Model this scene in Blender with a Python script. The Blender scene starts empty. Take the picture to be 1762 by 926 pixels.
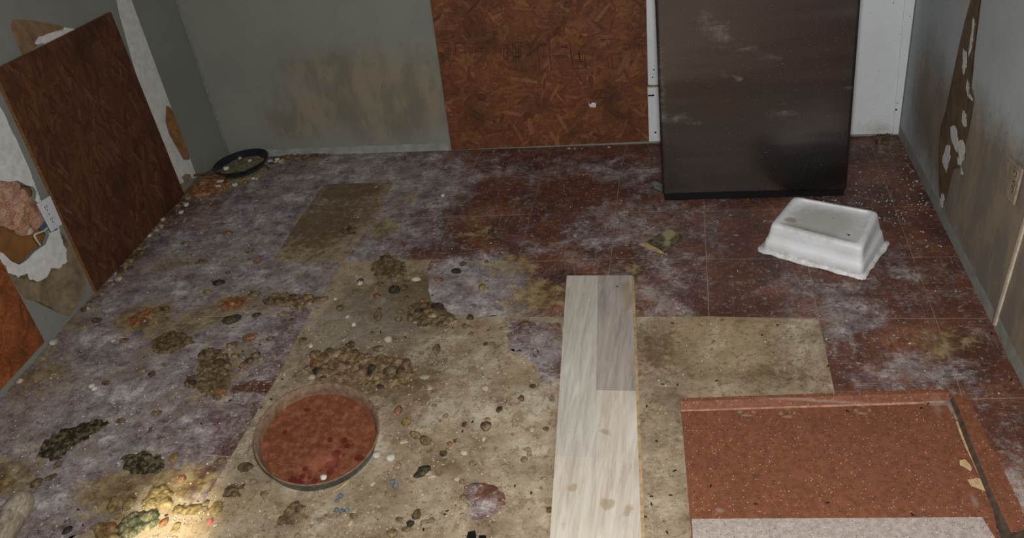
import bpy, bmesh, math, random
from mathutils import Vector, Matrix, noise
C = bpy.context.scene.collection
D = bpy.data
rnd = random.Random(7)

# ------------------------------------------------------------------ camera
CAM = Vector((-0.00961, -2.03348, 1.53905)); PITCH, YAW, ROLL, FPX = 0.99620498, 0.26088586, -0.15378179, 1480.88
RM = (Matrix.Rotation(YAW, 3, 'Z') @ Matrix.Rotation(PITCH, 3, 'X') @ Matrix.Rotation(ROLL, 3, 'Z'))
cd = D.cameras.new('camera'); cam = D.objects.new('camera', cd); C.objects.link(cam)
cd.sensor_width = 36; cd.lens = 36 * FPX / 1762; cd.clip_start = .01
cam.matrix_world = Matrix.Translation(CAM) @ RM.to_4x4()
bpy.context.scene.camera = cam

# ------------------------------------------------------------------ world, lights, exposure
w = D.worlds.new('world'); bpy.context.scene.world = w; w.use_nodes = True
w.node_tree.nodes['Background'].inputs[0].default_value = (.80, .90, 1.0, 1)
w.node_tree.nodes['Background'].inputs[1].default_value = .13
def area(name, loc, target, size, power, col):
    l = D.lights.new(name, 'AREA'); l.shape = 'DISK'; l.size = size; l.energy = power; l.color = col
    o = D.objects.new(name, l); C.objects.link(o); o.location = loc
    o.rotation_euler = (Vector(target) - Vector(loc)).to_track_quat('-Z', 'Y').to_euler(); return o
area('camera_flash', (0.0, -1.93, 1.56), (-.38, -.42, 0), .16, 46, (1, .97, .93))
sl = D.lights.new('torch', 'SPOT'); sl.energy = 230; sl.color = (1, .96, .78); sl.spot_size = math.radians(15); sl.spot_blend = 1; sl.shadow_soft_size = .02
so = D.objects.new('torch', sl); C.objects.link(so); so.location = (-1.02, -1.75, .62)
so.rotation_euler = (Vector((-1.26, -.89, 0)) - so.location).to_track_quat('-Z', 'Y').to_euler()
vs = bpy.context.scene.view_settings
vs.view_transform = 'Standard'; vs.look = 'None'; vs.gamma = 1; vs.use_curve_mapping = False; vs.exposure = 0.0

# ------------------------------------------------------------------ measuring helpers (positions read on real planes)
def ray(px, py):
    return RM @ Vector(((px - 881) / FPX, -(py - 463) / FPX, -1))
def F(px, py, z=0.0):
    d = ray(px, py); return CAM + d * ((z - CAM.z) / d.z)
class Wall:                                                  # vertical plane through two floor points
    def __init__(s, a, b):
        s.a = Vector((*a, 0)); s.b = Vector((*b, 0)); s.u = (s.b - s.a).normalized()
        s.n = Vector((s.u.y, -s.u.x, 0))
        if s.n.dot(CAM - s.a) < 0: s.n = -s.n
    def at(s, px, py, off=0.0):
        d = ray(px, py); o = s.a + s.n * off
        return CAM + d * ((o - CAM).dot(s.n) / d.dot(s.n))
    def uz(s, P): return ((P - s.a).dot(s.u), P.z)
    def P(s, u, z, off=0.0): return s.a + s.u * u + s.n * off + Vector((0, 0, z))
LW = Wall((-2.168, 1.0), (-1.981, -2.2)); LC = Wall((-2.168, 1.0), (-2.10, 1.19)); BW = Wall((-2.10, 1.19), (.7175, 1.147)); RW = Wall((.7175, 1.147), (.793, -2.2))
ROOM = [(-2.168, 1.0), (-2.10, 1.19), (.7175, 1.147), (.793, -2.2), (-1.981, -2.2)]
GZ = .0012                                                   # top of the floor tiles

# ------------------------------------------------------------------ tags
def tag(o, label=None, cat=None, group=None, kind=None):
    if label: o['label'] = label
    if cat: o['category'] = cat
    if group: o['group'] = group
    if kind: o['kind'] = kind
    return o
def link(name, me, mat=None, parent=None, smooth=False):
    o = D.objects.new(name, me); C.objects.link(o)
    if mat and not me.materials: me.materials.append(mat)
    if smooth: me.polygons.foreach_set('use_smooth', [True] * len(me.polygons))
    if parent: o.parent = parent
    return o
def bobj(name, bm, mat=None, parent=None, smooth=False):
    me = D.meshes.new(name); bm.normal_update(); bm.to_mesh(me); bm.free()
    return link(name, me, mat, parent, smooth)
def pobj(name, vs_, fs, mat=None, parent=None, smooth=False):
    me = D.meshes.new(name); me.from_pydata([tuple(v) for v in vs_], [], fs); me.update()
    return link(name, me, mat, parent, smooth)
def empty(name, loc=(0, 0, 0), **k):
    o = D.objects.new(name, None); C.objects.link(o); o.location = loc; o.empty_display_size = .05; return tag(o, **k)
def bevel(o, w_=.003, seg=2):
    m = o.modifiers.new('b', 'BEVEL'); m.width = w_; m.segments = seg; m.limit_method = 'ANGLE'; m.angle_limit = math.radians(35); return o

# ------------------------------------------------------------------ materials
def lin(c): return tuple((x / 255 / 12.92 if x <= 10 else ((x / 255 + .055) / 1.055) ** 2.4) for x in c) + (1,)
class M:
    def __init__(s, name):
        s.m = D.materials.new(name); s.m.use_nodes = True; s.t = s.m.node_tree; s.n = s.t.nodes
        s.b = s.n['Principled BSDF']; s.pos = s.n.new('ShaderNodeNewGeometry').outputs['Position']
    def put(s, sock, v):
        if isinstance(v, bpy.types.NodeSocket): s.t.links.new(v, sock)
        elif isinstance(v, tuple) and len(v) == 3 and sock.type == 'RGBA': sock.default_value = lin(v)
        else: sock.default_value = v
    def noise(s, scale, detail=6, rough=.6, vec=None, dist=0, stretch=None, rot=None, color=False):
        n = s.n.new('ShaderNodeTexNoise'); v = vec or s.pos
        if stretch or rot:
            mp = s.n.new('ShaderNodeMapping'); s.t.links.new(v, mp.inputs[0]); v = mp.outputs[0]
            if stretch: mp.inputs['Scale'].default_value = stretch
            if rot: mp.inputs['Rotation'].default_value = rot
        s.t.links.new(v, n.inputs['Vector']); n.inputs['Scale'].default_value = scale
        n.inputs['Detail'].default_value = detail; n.inputs['Roughness'].default_value = rough; n.inputs['Distortion'].default_value = dist
        return n.outputs['Color' if color else 0]
    def math(s, op, a, b=0.0, c=0.0):
        n = s.n.new('ShaderNodeMath'); n.operation = op; s.put(n.inputs[0], a); s.put(n.inputs[1], b)
        if op in ('MULTIPLY_ADD',): s.put(n.inputs[2], c)
        return n.outputs[0]
    def step(s, v, lo, hi, a=0.0, b=1.0):
        n = s.n.new('ShaderNodeMapRange'); n.interpolation_type = 'SMOOTHSTEP'; s.put(n.inputs[0], v)
        for i, x in zip((1, 2, 3, 4), (lo, hi, a, b)): n.inputs[i].default_value = x
        return n.outputs[0]
    def mix(s, f, a, b, mode='MIX'):
        n = s.n.new('ShaderNodeMix'); n.data_type = 'RGBA'; n.blend_type = mode
        s.put(n.inputs[0], f); s.put(n.inputs[6], a); s.put(n.inputs[7], b); return n.outputs[2]
    def ramp(s, v, stops):
        n = s.n.new('ShaderNodeValToRGB'); s.put(n.inputs[0], v); e = n.color_ramp.elements
        while len(e) < len(stops): e.new(.5)
        for x, (p, c) in zip(e, stops): x.position = p; x.color = lin(c)
        return n.outputs[0]
    def warp(s, amt, scale):
        n = s.noise(scale, 4, .6, color=True); a = s.n.new('ShaderNodeVectorMath'); a.operation = 'SUBTRACT'
        s.t.links.new(n, a.inputs[0]); a.inputs[1].default_value = (.5, .5, .5)
        b = s.n.new('ShaderNodeVectorMath'); b.operation = 'SCALE'; s.t.links.new(a.outputs[0], b.inputs[0]); b.inputs['Scale'].default_value = amt
        c = s.n.new('ShaderNodeVectorMath'); c.operation = 'ADD'; s.t.links.new(s.pos, c.inputs[0]); s.t.links.new(b.outputs[0], c.inputs[1]); return c.outputs[0]
    def blobs(s, lst, vec=None):                             # stains with a place of their own: (centre, radii, rotation z, weight)
        tot = None
        for c, r, rz, wt in lst:
            mp = s.n.new('ShaderNodeMapping'); mp.vector_type = 'TEXTURE'; s.t.links.new(vec or s.pos, mp.inputs[0])
            mp.inputs['Location'].default_value = c; mp.inputs['Rotation'].default_value = (0, 0, rz); mp.inputs['Scale'].default_value = r
            g = s.n.new('ShaderNodeTexGradient'); g.gradient_type = 'SPHERICAL'; s.t.links.new(mp.outputs[0], g.inputs[0])
            tot = s.math('MULTIPLY_ADD', g.outputs['Fac'], wt, tot if tot else 0.0)
        return tot
    def vor(s, scale, feature='F1', out='Distance', vec=None, rnd_=1):
        n = s.n.new('ShaderNodeTexVoronoi'); n.feature = feature; s.t.links.new(vec or s.pos, n.inputs['Vector']); n.inputs['Scale'].default_value = scale
        n.inputs['Randomness'].default_value = rnd_; return n.outputs[out]
    def bump(s, h, dist=.002, strength=.6):
        n = s.n.new('ShaderNodeBump'); s.put(n.inputs['Height'], h); n.inputs['Distance'].default_value = dist; n.inputs['Strength'].default_value = strength
        s.t.links.new(n.outputs[0], s.b.inputs['Normal'])
    def done(s, col, rough=.7, metal=0.0, spec=.3):
        s.put(s.b.inputs['Base Color'], col); s.put(s.b.inputs['Roughness'], rough); s.put(s.b.inputs['Metallic'], metal)
        s.b.inputs['Specular IOR Level'].default_value = spec; return s.m
def fb(px, py, rx, ry, wt=1.0, rz=0.0):                      # floor blob from where it lies
    c = F(px, py); return ((c.x, c.y, 0), ((F(px + rx, py) - c).length, (F(px, py - ry) - c).length, 1), rz, wt)
def wb(wall, px, py, rx, ry, wt=1.0):
    c = wall.at(px, py); a = abs(wall.uz(wall.at(px + rx, py))[0] - wall.uz(c)[0]); z = abs(wall.at(px, py - ry).z - c.z)
    return (tuple(c), ((a, .5, z) if abs(wall.u.x) > .7 else (.5, a, z)), 0, wt)
def plain(name, col, rough=.6, metal=0.0, spec=.3, var=.25, scale=60, bump=0.0):
    m = M(name); n = m.noise(scale, 5, .6); dk = tuple(int(x * (1 - var)) for x in col)
    lt = tuple(min(255, int(x * (1 + var * .6))) for x in col)
    if bump: m.bump(n, bump)
    return m.done(m.ramp(n, [(.3, dk), (.7, lt)]), rough, metal, spec)

# vinyl floor tile: dark red-brown parquet print under a pale lavender film of dirt
def mat_tile():
    m = M('vinyl_tile'); wv = m.warp(.12, 7); wf = m.warp(.05, 22)
    mp = m.n.new('ShaderNodeMapping'); m.t.links.new(m.pos, mp.inputs[0]); mp.inputs['Location'].default_value = (3.05, 3.05, 0)
    br = m.n.new('ShaderNodeTexBrick'); m.t.links.new(mp.outputs[0], br.inputs['Vector'])
    for k, v in (('Scale', 1), ('Mortar Size', .0007), ('Mortar Smooth', .3), ('Brick Width', .1525), ('Row Height', .305)): br.inputs[k].default_value = v
    br.inputs['Color1'].default_value = (0, 0, 0, 1); br.inputs['Color2'].default_value = (1, 1, 1, 1); br.inputs['Mortar'].default_value = (.5, .5, .5, 1)
    br.offset = .5
    n1 = m.noise(5.5, 9, .66, dist=.4)
    base = m.ramp(n1, [(.28, (48, 28, 23)), (.42, (84, 47, 36)), (.54, (108, 62, 45)), (.68, (142, 86, 58))])
    base = m.mix(m.math('MULTIPLY', br.outputs[0], .30), base, (60, 40, 36))
    grain = m.noise(40, 5, .7, stretch=(1, 6, 1)); base = m.mix(m.step(grain, .45, .75, 0, .4), base, (52, 36, 32))
    # film: strong to the left and along the middle, thin to the right
    film = m.blobs([fb(110, 650, 190, 120, .6), fb(330, 560, 420, 330, 1.05), fb(150, 700, 330, 330, .8), fb(600, 380, 330, 160, .75), fb(810, 505, 130, 75, 2.6), fb(440, 662, 40, 12, -2.5), fb(1275, 516, 40, 8, -2.5), fb(330, 825, 60, 30, -1.0), fb(1000, 330, 90, 26, -1.2), fb(860, 330, 60, 26, -1.2), fb(840, 400, 70, 26, -1.2), fb(940, 400, 40, 30, -.8), fb(1260, 470, 40, 20, -1), fb(1300, 410, 60, 40, -.8), fb(1190, 420, 30, 22, -1), fb(260, 740, 50, 24, -.8), fb(1530, 580, 60, 20, -1), fb(1680, 610, 50, 24, -1.2), fb(1630, 720, 60, 50, -1.5), fb(1430, 660, 50, 20, -1), fb(560, 300, 330, 60, .6),
                    fb(1130, 400, 190, 70, .6), fb(1150, 500, 110, 90, .6), fb(1000, 400, 160, 80, .4), fb(1570, 630, 110, 60, 1.0), fb(1450, 540, 150, 60, .7), fb(930, 600, 90, 90, 1.2),
                    fb(835, 865, 70, 60, .8), fb(1740, 840, 90, 90, .7), fb(1380, 490, 130, 40, .5), fb(1560, 480, 120, 60, .45), fb(900, 300, 260, 50, .5), fb(1100, 300, 120, 60, .5)], wv)
    fn = m.noise(15, 12, .76, dist=.3); fn2 = m.noise(60, 8, .8, vec=wf, stretch=(1, 2.2, 1)); fn3 = m.noise(4.2, 5, .6, vec=wv)
    v = m.math('ADD', m.math('MULTIPLY_ADD', film, .66, .10), m.math('MULTIPLY_ADD', m.math('SUBTRACT', fn, .5), 2.3, m.math('MULTIPLY', m.math('SUBTRACT', fn3, .5), 1.3)))
    v = m.math('MULTIPLY_ADD', m.math('SUBTRACT', fn2, .5), 1.5, v)
    fm = m.step(v, .12, .80, .03, .93)
    fc = m.ramp(m.noise(12, 12, .78), [(.36, (96, 84, 86)), (.45, (132, 122, 126)), (.53, (162, 154, 156)), (.61, (206, 200, 196))])
    fc = m.mix(m.step(m.noise(5, 8, .7), .46, .62, 0, .55), fc, (144, 130, 112))
    col = m.mix(fm, base, fc)
    for sc_n, lo, hi, amt, c_ in ((30, .54, .60, .7, (66, 50, 44)), (52, .57, .61, .7, (152, 132, 104)), (95, .57, .61, .7, (48, 36, 32)), (70, .58, .62, .7, (184, 176, 170))):
        col = m.mix(m.step(m.noise(sc_n, 9, .8, vec=wf), lo, hi, 0, amt), col, c_)
    # hairline scuffs
    sc = m.noise(9, 3, .5, stretch=(14, .7, 1), dist=.2); sc2 = m.noise(9, 3, .5, stretch=(.7, 14, 1), dist=.2)
    l1 = m.math('MULTIPLY', m.step(m.math('ABSOLUTE', m.math('SUBTRACT', sc, .5)), .0, .012, 1, 0), m.step(m.noise(6, 3), .5, .62))
    l2 = m.math('MULTIPLY', m.step(m.math('ABSOLUTE', m.math('SUBTRACT', sc2, .5)), .0, .010, 1, 0), m.step(m.noise(7, 3, vec=wv), .5, .62))
    col = m.mix(m.math('MULTIPLY', m.math('MAXIMUM', l1, l2), .45), col, (186, 172, 170))
    col = m.mix(m.math('MULTIPLY', m.step(br.outputs['Fac'], .3, .7), .16), col, (176, 160, 156))
    # ochre and olive grime
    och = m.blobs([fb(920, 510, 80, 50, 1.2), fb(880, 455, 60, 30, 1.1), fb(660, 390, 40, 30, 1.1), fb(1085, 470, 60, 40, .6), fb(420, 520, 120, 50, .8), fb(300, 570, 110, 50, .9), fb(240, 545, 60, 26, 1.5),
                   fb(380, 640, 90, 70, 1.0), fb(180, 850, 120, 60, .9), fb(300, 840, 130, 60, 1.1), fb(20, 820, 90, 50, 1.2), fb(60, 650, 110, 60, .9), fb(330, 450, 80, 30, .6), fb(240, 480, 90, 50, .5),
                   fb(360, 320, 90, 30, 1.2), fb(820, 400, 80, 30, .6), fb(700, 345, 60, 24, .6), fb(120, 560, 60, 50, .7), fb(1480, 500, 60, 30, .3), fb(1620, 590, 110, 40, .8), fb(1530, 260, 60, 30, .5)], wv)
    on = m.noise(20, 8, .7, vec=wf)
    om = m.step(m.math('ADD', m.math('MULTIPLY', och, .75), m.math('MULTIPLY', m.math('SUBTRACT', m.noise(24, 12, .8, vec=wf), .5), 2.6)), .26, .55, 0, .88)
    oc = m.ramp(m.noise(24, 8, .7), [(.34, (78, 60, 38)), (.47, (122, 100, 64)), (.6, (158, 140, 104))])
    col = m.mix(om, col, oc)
    dk = m.step(m.noise(34, 8, .75, vec=wv), .62, .74, 0, .55); col = m.mix(dk, col, (50, 36, 30))
    wh = m.step(m.noise(46, 8, .8), .64, .76, 0, .6); col = m.mix(wh, col, (178, 168, 160))
    m.bump(m.math('ADD', fn, m.math('MULTIPLY', fn2, .4)), .0022, .7)
    return m.done(col, m.step(fm, 0, 1, .45, .8), 0, .25)
# bare subfloor: beige board with glue, grime and speckle
def mat_sub():
    m = M('subfloor'); wv = m.warp(.10, 8); wf = m.warp(.04, 26)
    n1 = m.noise(6, 12, .74, dist=.3); n2 = m.noise(26, 12, .8, vec=wf)
    col = m.ramp(n1, [(.34, (118, 100, 80)), (.44, (148, 131, 108)), (.54, (170, 154, 130)), (.64, (198, 185, 162))])
    col = m.mix(m.step(m.noise(22, 10, .78, vec=wv), .52, .60, 0, .6), col, (124, 104, 78))
    br = m.blobs([fb(700, 520, 170, 80, 1.2), fb(620, 640, 160, 60, 1.1), fb(560, 380, 110, 80, 1.25), fb(600, 325, 80, 20, 1.2), fb(720, 660, 110, 70, .6), fb(1130, 600, 80, 60, 1.0), fb(1330, 640, 150, 40, .8),
                  fb(560, 890, 160, 40, .5), fb(760, 780, 90, 60, .4), fb(870, 700, 70, 50, .4), fb(1110, 720, 60, 60, .5), fb(860, 600, 60, 60, .3), fb(1350, 580, 90, 30, .3)], wv)
    bm_ = m.step(m.math('ADD', m.math('MULTIPLY', br, .7), m.math('MULTIPLY', m.math('SUBTRACT', n2, .5), 2.6)), .15, .6, 0, .85)
    col = m.mix(bm_, col, m.ramp(m.noise(28, 8, .7), [(.32, (72, 56, 38)), (.55, (108, 88, 60)), (.7, (136, 114, 82))]))
    och = m.blobs([fb(1250, 600, 220, 90, .9), fb(900, 640, 80, 60, .8), fb(820, 560, 80, 40, .9), fb(640, 460, 110, 20, 1.2), fb(300, 890, 190, 80, 1.3), fb(450, 850, 120, 50, .5), fb(1250, 560, 160, 30, .7)], wv)
    col = m.mix(m.step(m.math('ADD', m.math('MULTIPLY', och, .7), m.math('MULTIPLY', m.math('SUBTRACT', n2, .5), .9)), .15, .75, 0, .45), col, (164, 138, 98))
    gr = m.blobs([fb(640, 560, 160, 70, 1.2), fb(470, 800, 60, 60, .7), fb(580, 560, 60, 60, .8)], wv)
    col = m.mix(m.step(gr, .1, .8, 0, .5), col, (140, 132, 118))
    grit = m.math('MULTIPLY', m.step(m.noise(120, 3, .6), .60, .68), m.step(m.noise(9, 5, .6), .46, .62))
    col = m.mix(m.math('MULTIPLY', grit, .75), col, (66, 48, 34))
    for sc_n, lo, hi, amt, c_ in ((16, .56, .60, .6, (128, 106, 80)), (34, .57, .61, .7, (96, 76, 54)), (58, .58, .62, .65, (74, 58, 42)), (44, .60, .64, .6, (196, 182, 158)), (85, .62, .66, .6, (206, 194, 174))):
        col = m.mix(m.step(m.noise(sc_n, 9, .8, vec=wf), lo, hi, 0, amt), col, c_)
    vl = m.step(m.vor(17, 'DISTANCE_TO_EDGE', 'Distance', wf), 0, .035, 1, 0)      # dried edges of old puddles
    col = m.mix(m.math('MULTIPLY', m.math('MULTIPLY', vl, m.step(m.noise(7, 3), .5, .62)), .4), col, (84, 66, 46))
    pk = m.math('MULTIPLY', m.step(m.noise(150, 2, .5), .66, .7), m.step(m.blobs([fb(1290, 635, 70, 30, 1), fb(1320, 600, 70, 30, .5)]), .1, .5))
    col = m.mix(m.math('MULTIPLY', pk, .7), col, (190, 60, 70))
    m.bump(m.math('ADD', n2, m.math('MULTIPLY', n1, .6)), .004, .8)
    return m.done(col, .85, 0, .2)
def mat_wall(name, base, stains, streak=1.0, stain_col=(96, 76, 50)):
    m = M(name); wv = m.warp(.10, 5)
    n = m.noise(3.5, 6, .6); col = m.mix(m.step(n, .3, .75, 0, .5), base, tuple(int(c * .86) for c in base))
    st = m.blobs(stains, wv); sn = m.noise(9, 8, .7, stretch=(1.4, 1.4, .8)); sn2 = m.noise(60, 6, .8)
    f = m.step(m.math('ADD', m.math('MULTIPLY', st, .8), m.math('MULTIPLY', m.math('ADD', m.math('MULTIPLY', m.math('SUBTRACT', sn, .5), .9), m.math('MULTIPLY', m.math('SUBTRACT', sn2, .5), .7)), 1.0)), .12, .95, 0, .85 * streak)
    col = m.mix(f, col, m.mix(m.step(m.noise(7, 7, .7, stretch=(1.5, 1.5, .7)), .42, .6), stain_col, tuple(min(255, int(c * 1.32)) for c in stain_col)))
    sp = m.math('MULTIPLY', m.step(m.noise(170, 2, .5), .68, .72), .5); col = m.mix(sp, col, (70, 62, 50))
    m.bump(m.noise(140, 3, .6), .0006, .4)
    return m.done(col, .75, 0, .25)
def mat_osb(name, bright=1.0):
    m = M(name); a = m.n.new('ShaderNodeVertexColor'); a.layer_name = 'Col'
    g = m.noise(180, 4, .7, stretch=(1, 1, .6)); d = m.noise(5, 6, .65)
    col = m.mix(m.step(g, .35, .7, 0, .35), a.outputs[0], (40, 20, 10)); col = m.mix(m.step(d, .46, .66, 0, .55), col, (52, 32, 20))
    m.bump(m.noise(220, 4, .7), .0012, .6)
    return m.done(col, .6, 0, .3)
def mat_wood_plank(name, c0, c1, c2):
    m = M(name); g = m.noise(7, 7, .62, stretch=(9, .8, 1), dist=.6); f = m.noise(60, 4, .6, stretch=(6, .5, 1)); wv = m.warp(.05, 12)
    col = m.ramp(m.math('ADD', m.math('MULTIPLY', g, .75), m.math('MULTIPLY', f, .25)), [(.33, c0), (.5, c1), (.66, c2)])
    st = m.blobs([fb(1080, 520, 14, 40, 1), fb(988, 843, 14, 12, 1.2), fb(1042, 871, 16, 14, 1.1), fb(1077, 886, 14, 16, 1), fb(1045, 747, 16, 7, .9), fb(1075, 493, 14, 14, .8), fb(1090, 640, 12, 80, .5)], wv)
    col = m.mix(m.step(st, .2, .7, 0, .55), col, (150, 126, 92)); col = m.mix(m.step(m.noise(14, 7, .7), .6, .75, 0, .3), col, (142, 132, 112))
    m.bump(f, .0005, .3)
    return m.done(col, .5, 0, .35)
def mat_speck(name, base, dark, light, sc=260, stains=None, pale=(150, 130, 118)):
    m = M(name); v = m.vor(sc, 'F1', 'Color'); s_ = m.n.new('ShaderNodeSeparateColor'); m.t.links.new(v, s_.inputs[0]); dd = m.vor(sc)
    n = m.noise(70, 6, .7); col = m.mix(m.step(n, .35, .65), base, tuple(int(c * .84) for c in base))
    col = m.mix(m.math('MULTIPLY', m.math('GREATER_THAN', s_.outputs[0], .86), m.step(dd, .25, .45, 1, 0)), col, dark)
    col = m.mix(m.math('MULTIPLY', m.math('GREATER_THAN', s_.outputs[1], .94), m.step(dd, .22, .42, 1, 0)), col, light)
    v2 = m.vor(110, 'F1', 'Color'); s2 = m.n.new('ShaderNodeSeparateColor'); m.t.links.new(v2, s2.inputs[0]); d2 = m.vor(110)
    col = m.mix(m.math('MULTIPLY', m.math('GREATER_THAN', s2.outputs[0], .95), m.step(d2, .10, .17, 1, 0)), col, light)
    col = m.mix(m.math('MULTIPLY', m.math('GREATER_THAN', s2.outputs[1], .90), m.step(d2, .12, .2, 1, 0)), col, dark)
    col = m.mix(m.step(m.noise(6, 7, .7), .5, .75, 0, .4), col, tuple(int(c * .7) for c in base))
    if stains: col = m.mix(m.math('MULTIPLY', m.step(m.blobs(stains, m.warp(.01, 40)), .1, .6), .6), col, pale)
    return m.done(col, .5, 0, .35)
def mat_steel():
    m = M('brushed_steel'); wv = m.warp(.05, 14); W = Wall((-.2, .683), (.5, .683))
    dust = m.blobs([wb(W, 1215, 40, 30, 50, .7), wb(W, 1245, 55, 26, 36, .8), wb(W, 1285, 85, 50, 16, .8), wb(W, 1330, 98, 50, 9, .7), wb(W, 1165, 203, 40, 12, .9), wb(W, 1195, 212, 30, 8, .7), wb(W, 1350, 195, 60, 20, .7), wb(W, 1380, 225, 40, 22, .5), wb(W, 1250, 130, 50, 16, .4), wb(W, 1460, 150, 20, 6, .8), wb(W, 1138, 160, 12, 190, .7), wb(W, 1268, 135, 12, 9, .9)], wv)
    dn = m.noise(80, 9, .85); ds = m.noise(30, 6, .7, stretch=(.8, 1, 3), rot=(0, .5, 0)); dm = m.step(m.math('ADD', m.math('MULTIPLY', dust, .55), m.math('ADD', m.math('SUBTRACT', dn, .5), m.math('MULTIPLY', m.math('SUBTRACT', ds, .5), .8))), .14, .60, 0, .34)
    sp = m.math('MULTIPLY', m.step(m.noise(230, 2, .5), .70, .74), .7)
    f = m.math('MAXIMUM', dm, sp)
    br = m.noise(14, 5, .6, stretch=(.4, 1, 60)); col = m.mix(m.step(br, .3, .7), (100, 94, 91), (108, 101, 97)); col = m.mix(f, col, (176, 174, 174))
    m.bump(m.noise(2.6, 2, .5, stretch=(.35, 1, 2.4)), .03, .3)
    return m.done(col, m.step(f, 0, 1, .27, .8), m.step(f, 0, 1, .95, .2), .5)
def mat_lump(name, stops, rough=.55, bump=.004):
    m = M(name); n = m.noise(60, 10, .8); oi = m.n.new('ShaderNodeObjectInfo'); col = m.ramp(n, stops)
    col = m.mix(m.math('MULTIPLY', oi.outputs['Random'], .4), col, tuple(int(c * .6) for c in stops[0][1])); m.bump(n, bump, .8)
    return m.done(col, rough, 0, .35)

MT = mat_tile(); MS = mat_sub()
MWL = mat_wall('paint_left_wall', (134, 135, 129), [wb(LW, 150, 560, 60, 60, .5), wb(LW, 60, 60, 60, 50, .3)], .8)
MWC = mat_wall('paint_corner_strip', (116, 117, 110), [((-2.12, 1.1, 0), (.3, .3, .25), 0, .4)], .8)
MWB = mat_wall('paint_back_wall', (136, 137, 128), [wb(BW, 610, 165, 230, 130, 1.3), wb(BW, 500, 210, 90, 50, .9), wb(BW, 545, 110, 90, 40, .5), wb(BW, 700, 170, 140, 130, .8)], .7, (110, 98, 76))
MWR = mat_wall('paint_right_wall', (182, 188, 190), [((.745, .85, .25), (.6, .34, .34), 0, 1.4), ((.745, .55, .20), (.6, .26, .32), 0, 1.0), ((.745, .15, .16), (.6, .50, .28), 0, 1.7), ((.745, -.15, .20), (.6, .4, .4), 0, 1.5), ((.745, .05, .4), (.6, .5, .25), 0, .7), ((.745, .35, .3), (.6, .4, .3), 0, .9)], .9, (104, 86, 58))
MPLASTER = plain('bare_plaster', (214, 212, 210), .8, var=.08, scale=40, bump=.002)
MPAPERR = plain('torn_dark_paper', (108, 88, 66), .85, var=.2, scale=20)
MPAPER = plain('torn_brown_paper', (132, 106, 80), .85, var=.18, scale=30, bump=.001)
MPAPER2 = plain('torn_orange_paper', (142, 106, 64), .85, var=.2, scale=40)
MPAPER3 = plain('grimy_brown_paper', (132, 116, 92), .85, var=.25, scale=24, bump=.001)
MWHITE = mat_wall('white_trim_paint', (224, 229, 232), [wb(BW, 1500, 140, 60, 60, .35), wb(BW, 1510, 215, 80, 30, .8), wb(BW, 1120, 60, 10, 60, .3)], .8, (120, 110, 84))
MGREY = plain('bare_grey_base_strip', (150, 152, 144), .8, var=.12, scale=25)
MBLACK = plain('black_rubber', (16, 17, 17), .5, var=.3)
MSTEEL = mat_steel()
def mat_tub():
    m = M('white_plastic'); wv = m.warp(.02, 30); col = m.mix(m.step(m.noise(9, 6, .7), .35, .7, 0, .5), (234, 237, 242), (208, 208, 204))
    top = m.blobs([((.35, .34, .115), (.20, .17, .035), -.4, 1.2)], wv); col = m.mix(m.step(m.math('ADD', m.math('MULTIPLY', top, .6), m.math('MULTIPLY', m.noise(50, 6, .8), .5)), .35, .75, 0, .7), col, (168, 162, 148))
    c = F(1359, 378, .11); c2 = F(1389, 396, .11); c3 = F(1434, 375, .11)
    br = m.blobs([((c.x, c.y, .11), (.028, .017, .05), -.3, 1.3), ((c2.x, c2.y, .11), (.012, .008, .05), 0, 1), ((c3.x, c3.y, .11), (.01, .006, .05), 0, .7)], wv); col = m.mix(m.step(br, .1, .7, 0, .6), col, (140, 112, 84))
    rim = m.step(m.n.new('ShaderNodeSeparateXYZ').outputs[2], 0, 1)
    sx = [n for n in m.n if n.type == 'SEPXYZ'][0]; m.t.links.new(m.pos, sx.inputs[0])
    r = m.math('MULTIPLY', m.step(sx.outputs[2], .012, .035, 1, 0), m.step(m.noise(40, 6, .8), .42, .6, 0, .6)); col = m.mix(r, col, (176, 168, 148))
    m.bump(m.noise(50, 5, .7), .0015, .4)
    return m.done(col, .45, 0, .4)
MTUB = mat_tub()
MPW1 = mat_wood_plank('plank_light', (166, 156, 142), (190, 184, 172), (206, 203, 194))
MPW2 = mat_wood_plank('plank_dark', (140, 130, 122), (166, 157, 147), (184, 176, 164))
MPW3 = mat_wood_plank('plank_warm', (176, 160, 146), (198, 188, 174), (212, 206, 194))
MTAN = plain('fibreboard_tan', (176, 150, 112), .8, var=.2)
ring = lambda x, y: [fb(x - 12, y + 1, 5, 4, 1.2), fb(x + 12, y, 5, 4, .9), fb(x, y + 6, 12, 3, 1.4), fb(x, y - 6, 10, 2, .7)]
MTERRA = mat_speck('terracotta_speckle', (132, 82, 58), (64, 38, 28), (206, 168, 138), 260, ring(1285, 714) + ring(1355, 716) + ring(1483, 711) + [fb(1400, 698, 230, 3, .6), fb(1610, 705, 14, 30, .5), fb(1676, 868, 10, 20, .6), fb(1238, 883, 12, 6, .9)])
MGSPECK = mat_speck('grey_speckle', (180, 166, 158), (104, 84, 78), (222, 214, 206), 300)
MCHIP = plain('particle_board_edge', (86, 70, 58), .85, var=.3)
MGLUE = plain('pale_glue', (196, 168, 126), .7, var=.2)
MGALV = plain('galvanised_metal', (128, 136, 140), .55, .15, .4, .35, 90, .001)
def mat_panin():
    m = M('crusted_pan_wall'); n = m.noise(60, 7, .7); return m.done(m.ramp(n, [(.3, (86, 62, 46)), (.6, (128, 104, 84)), (.75, (150, 132, 112))]), .7)
MPANIN = mat_panin()
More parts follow.
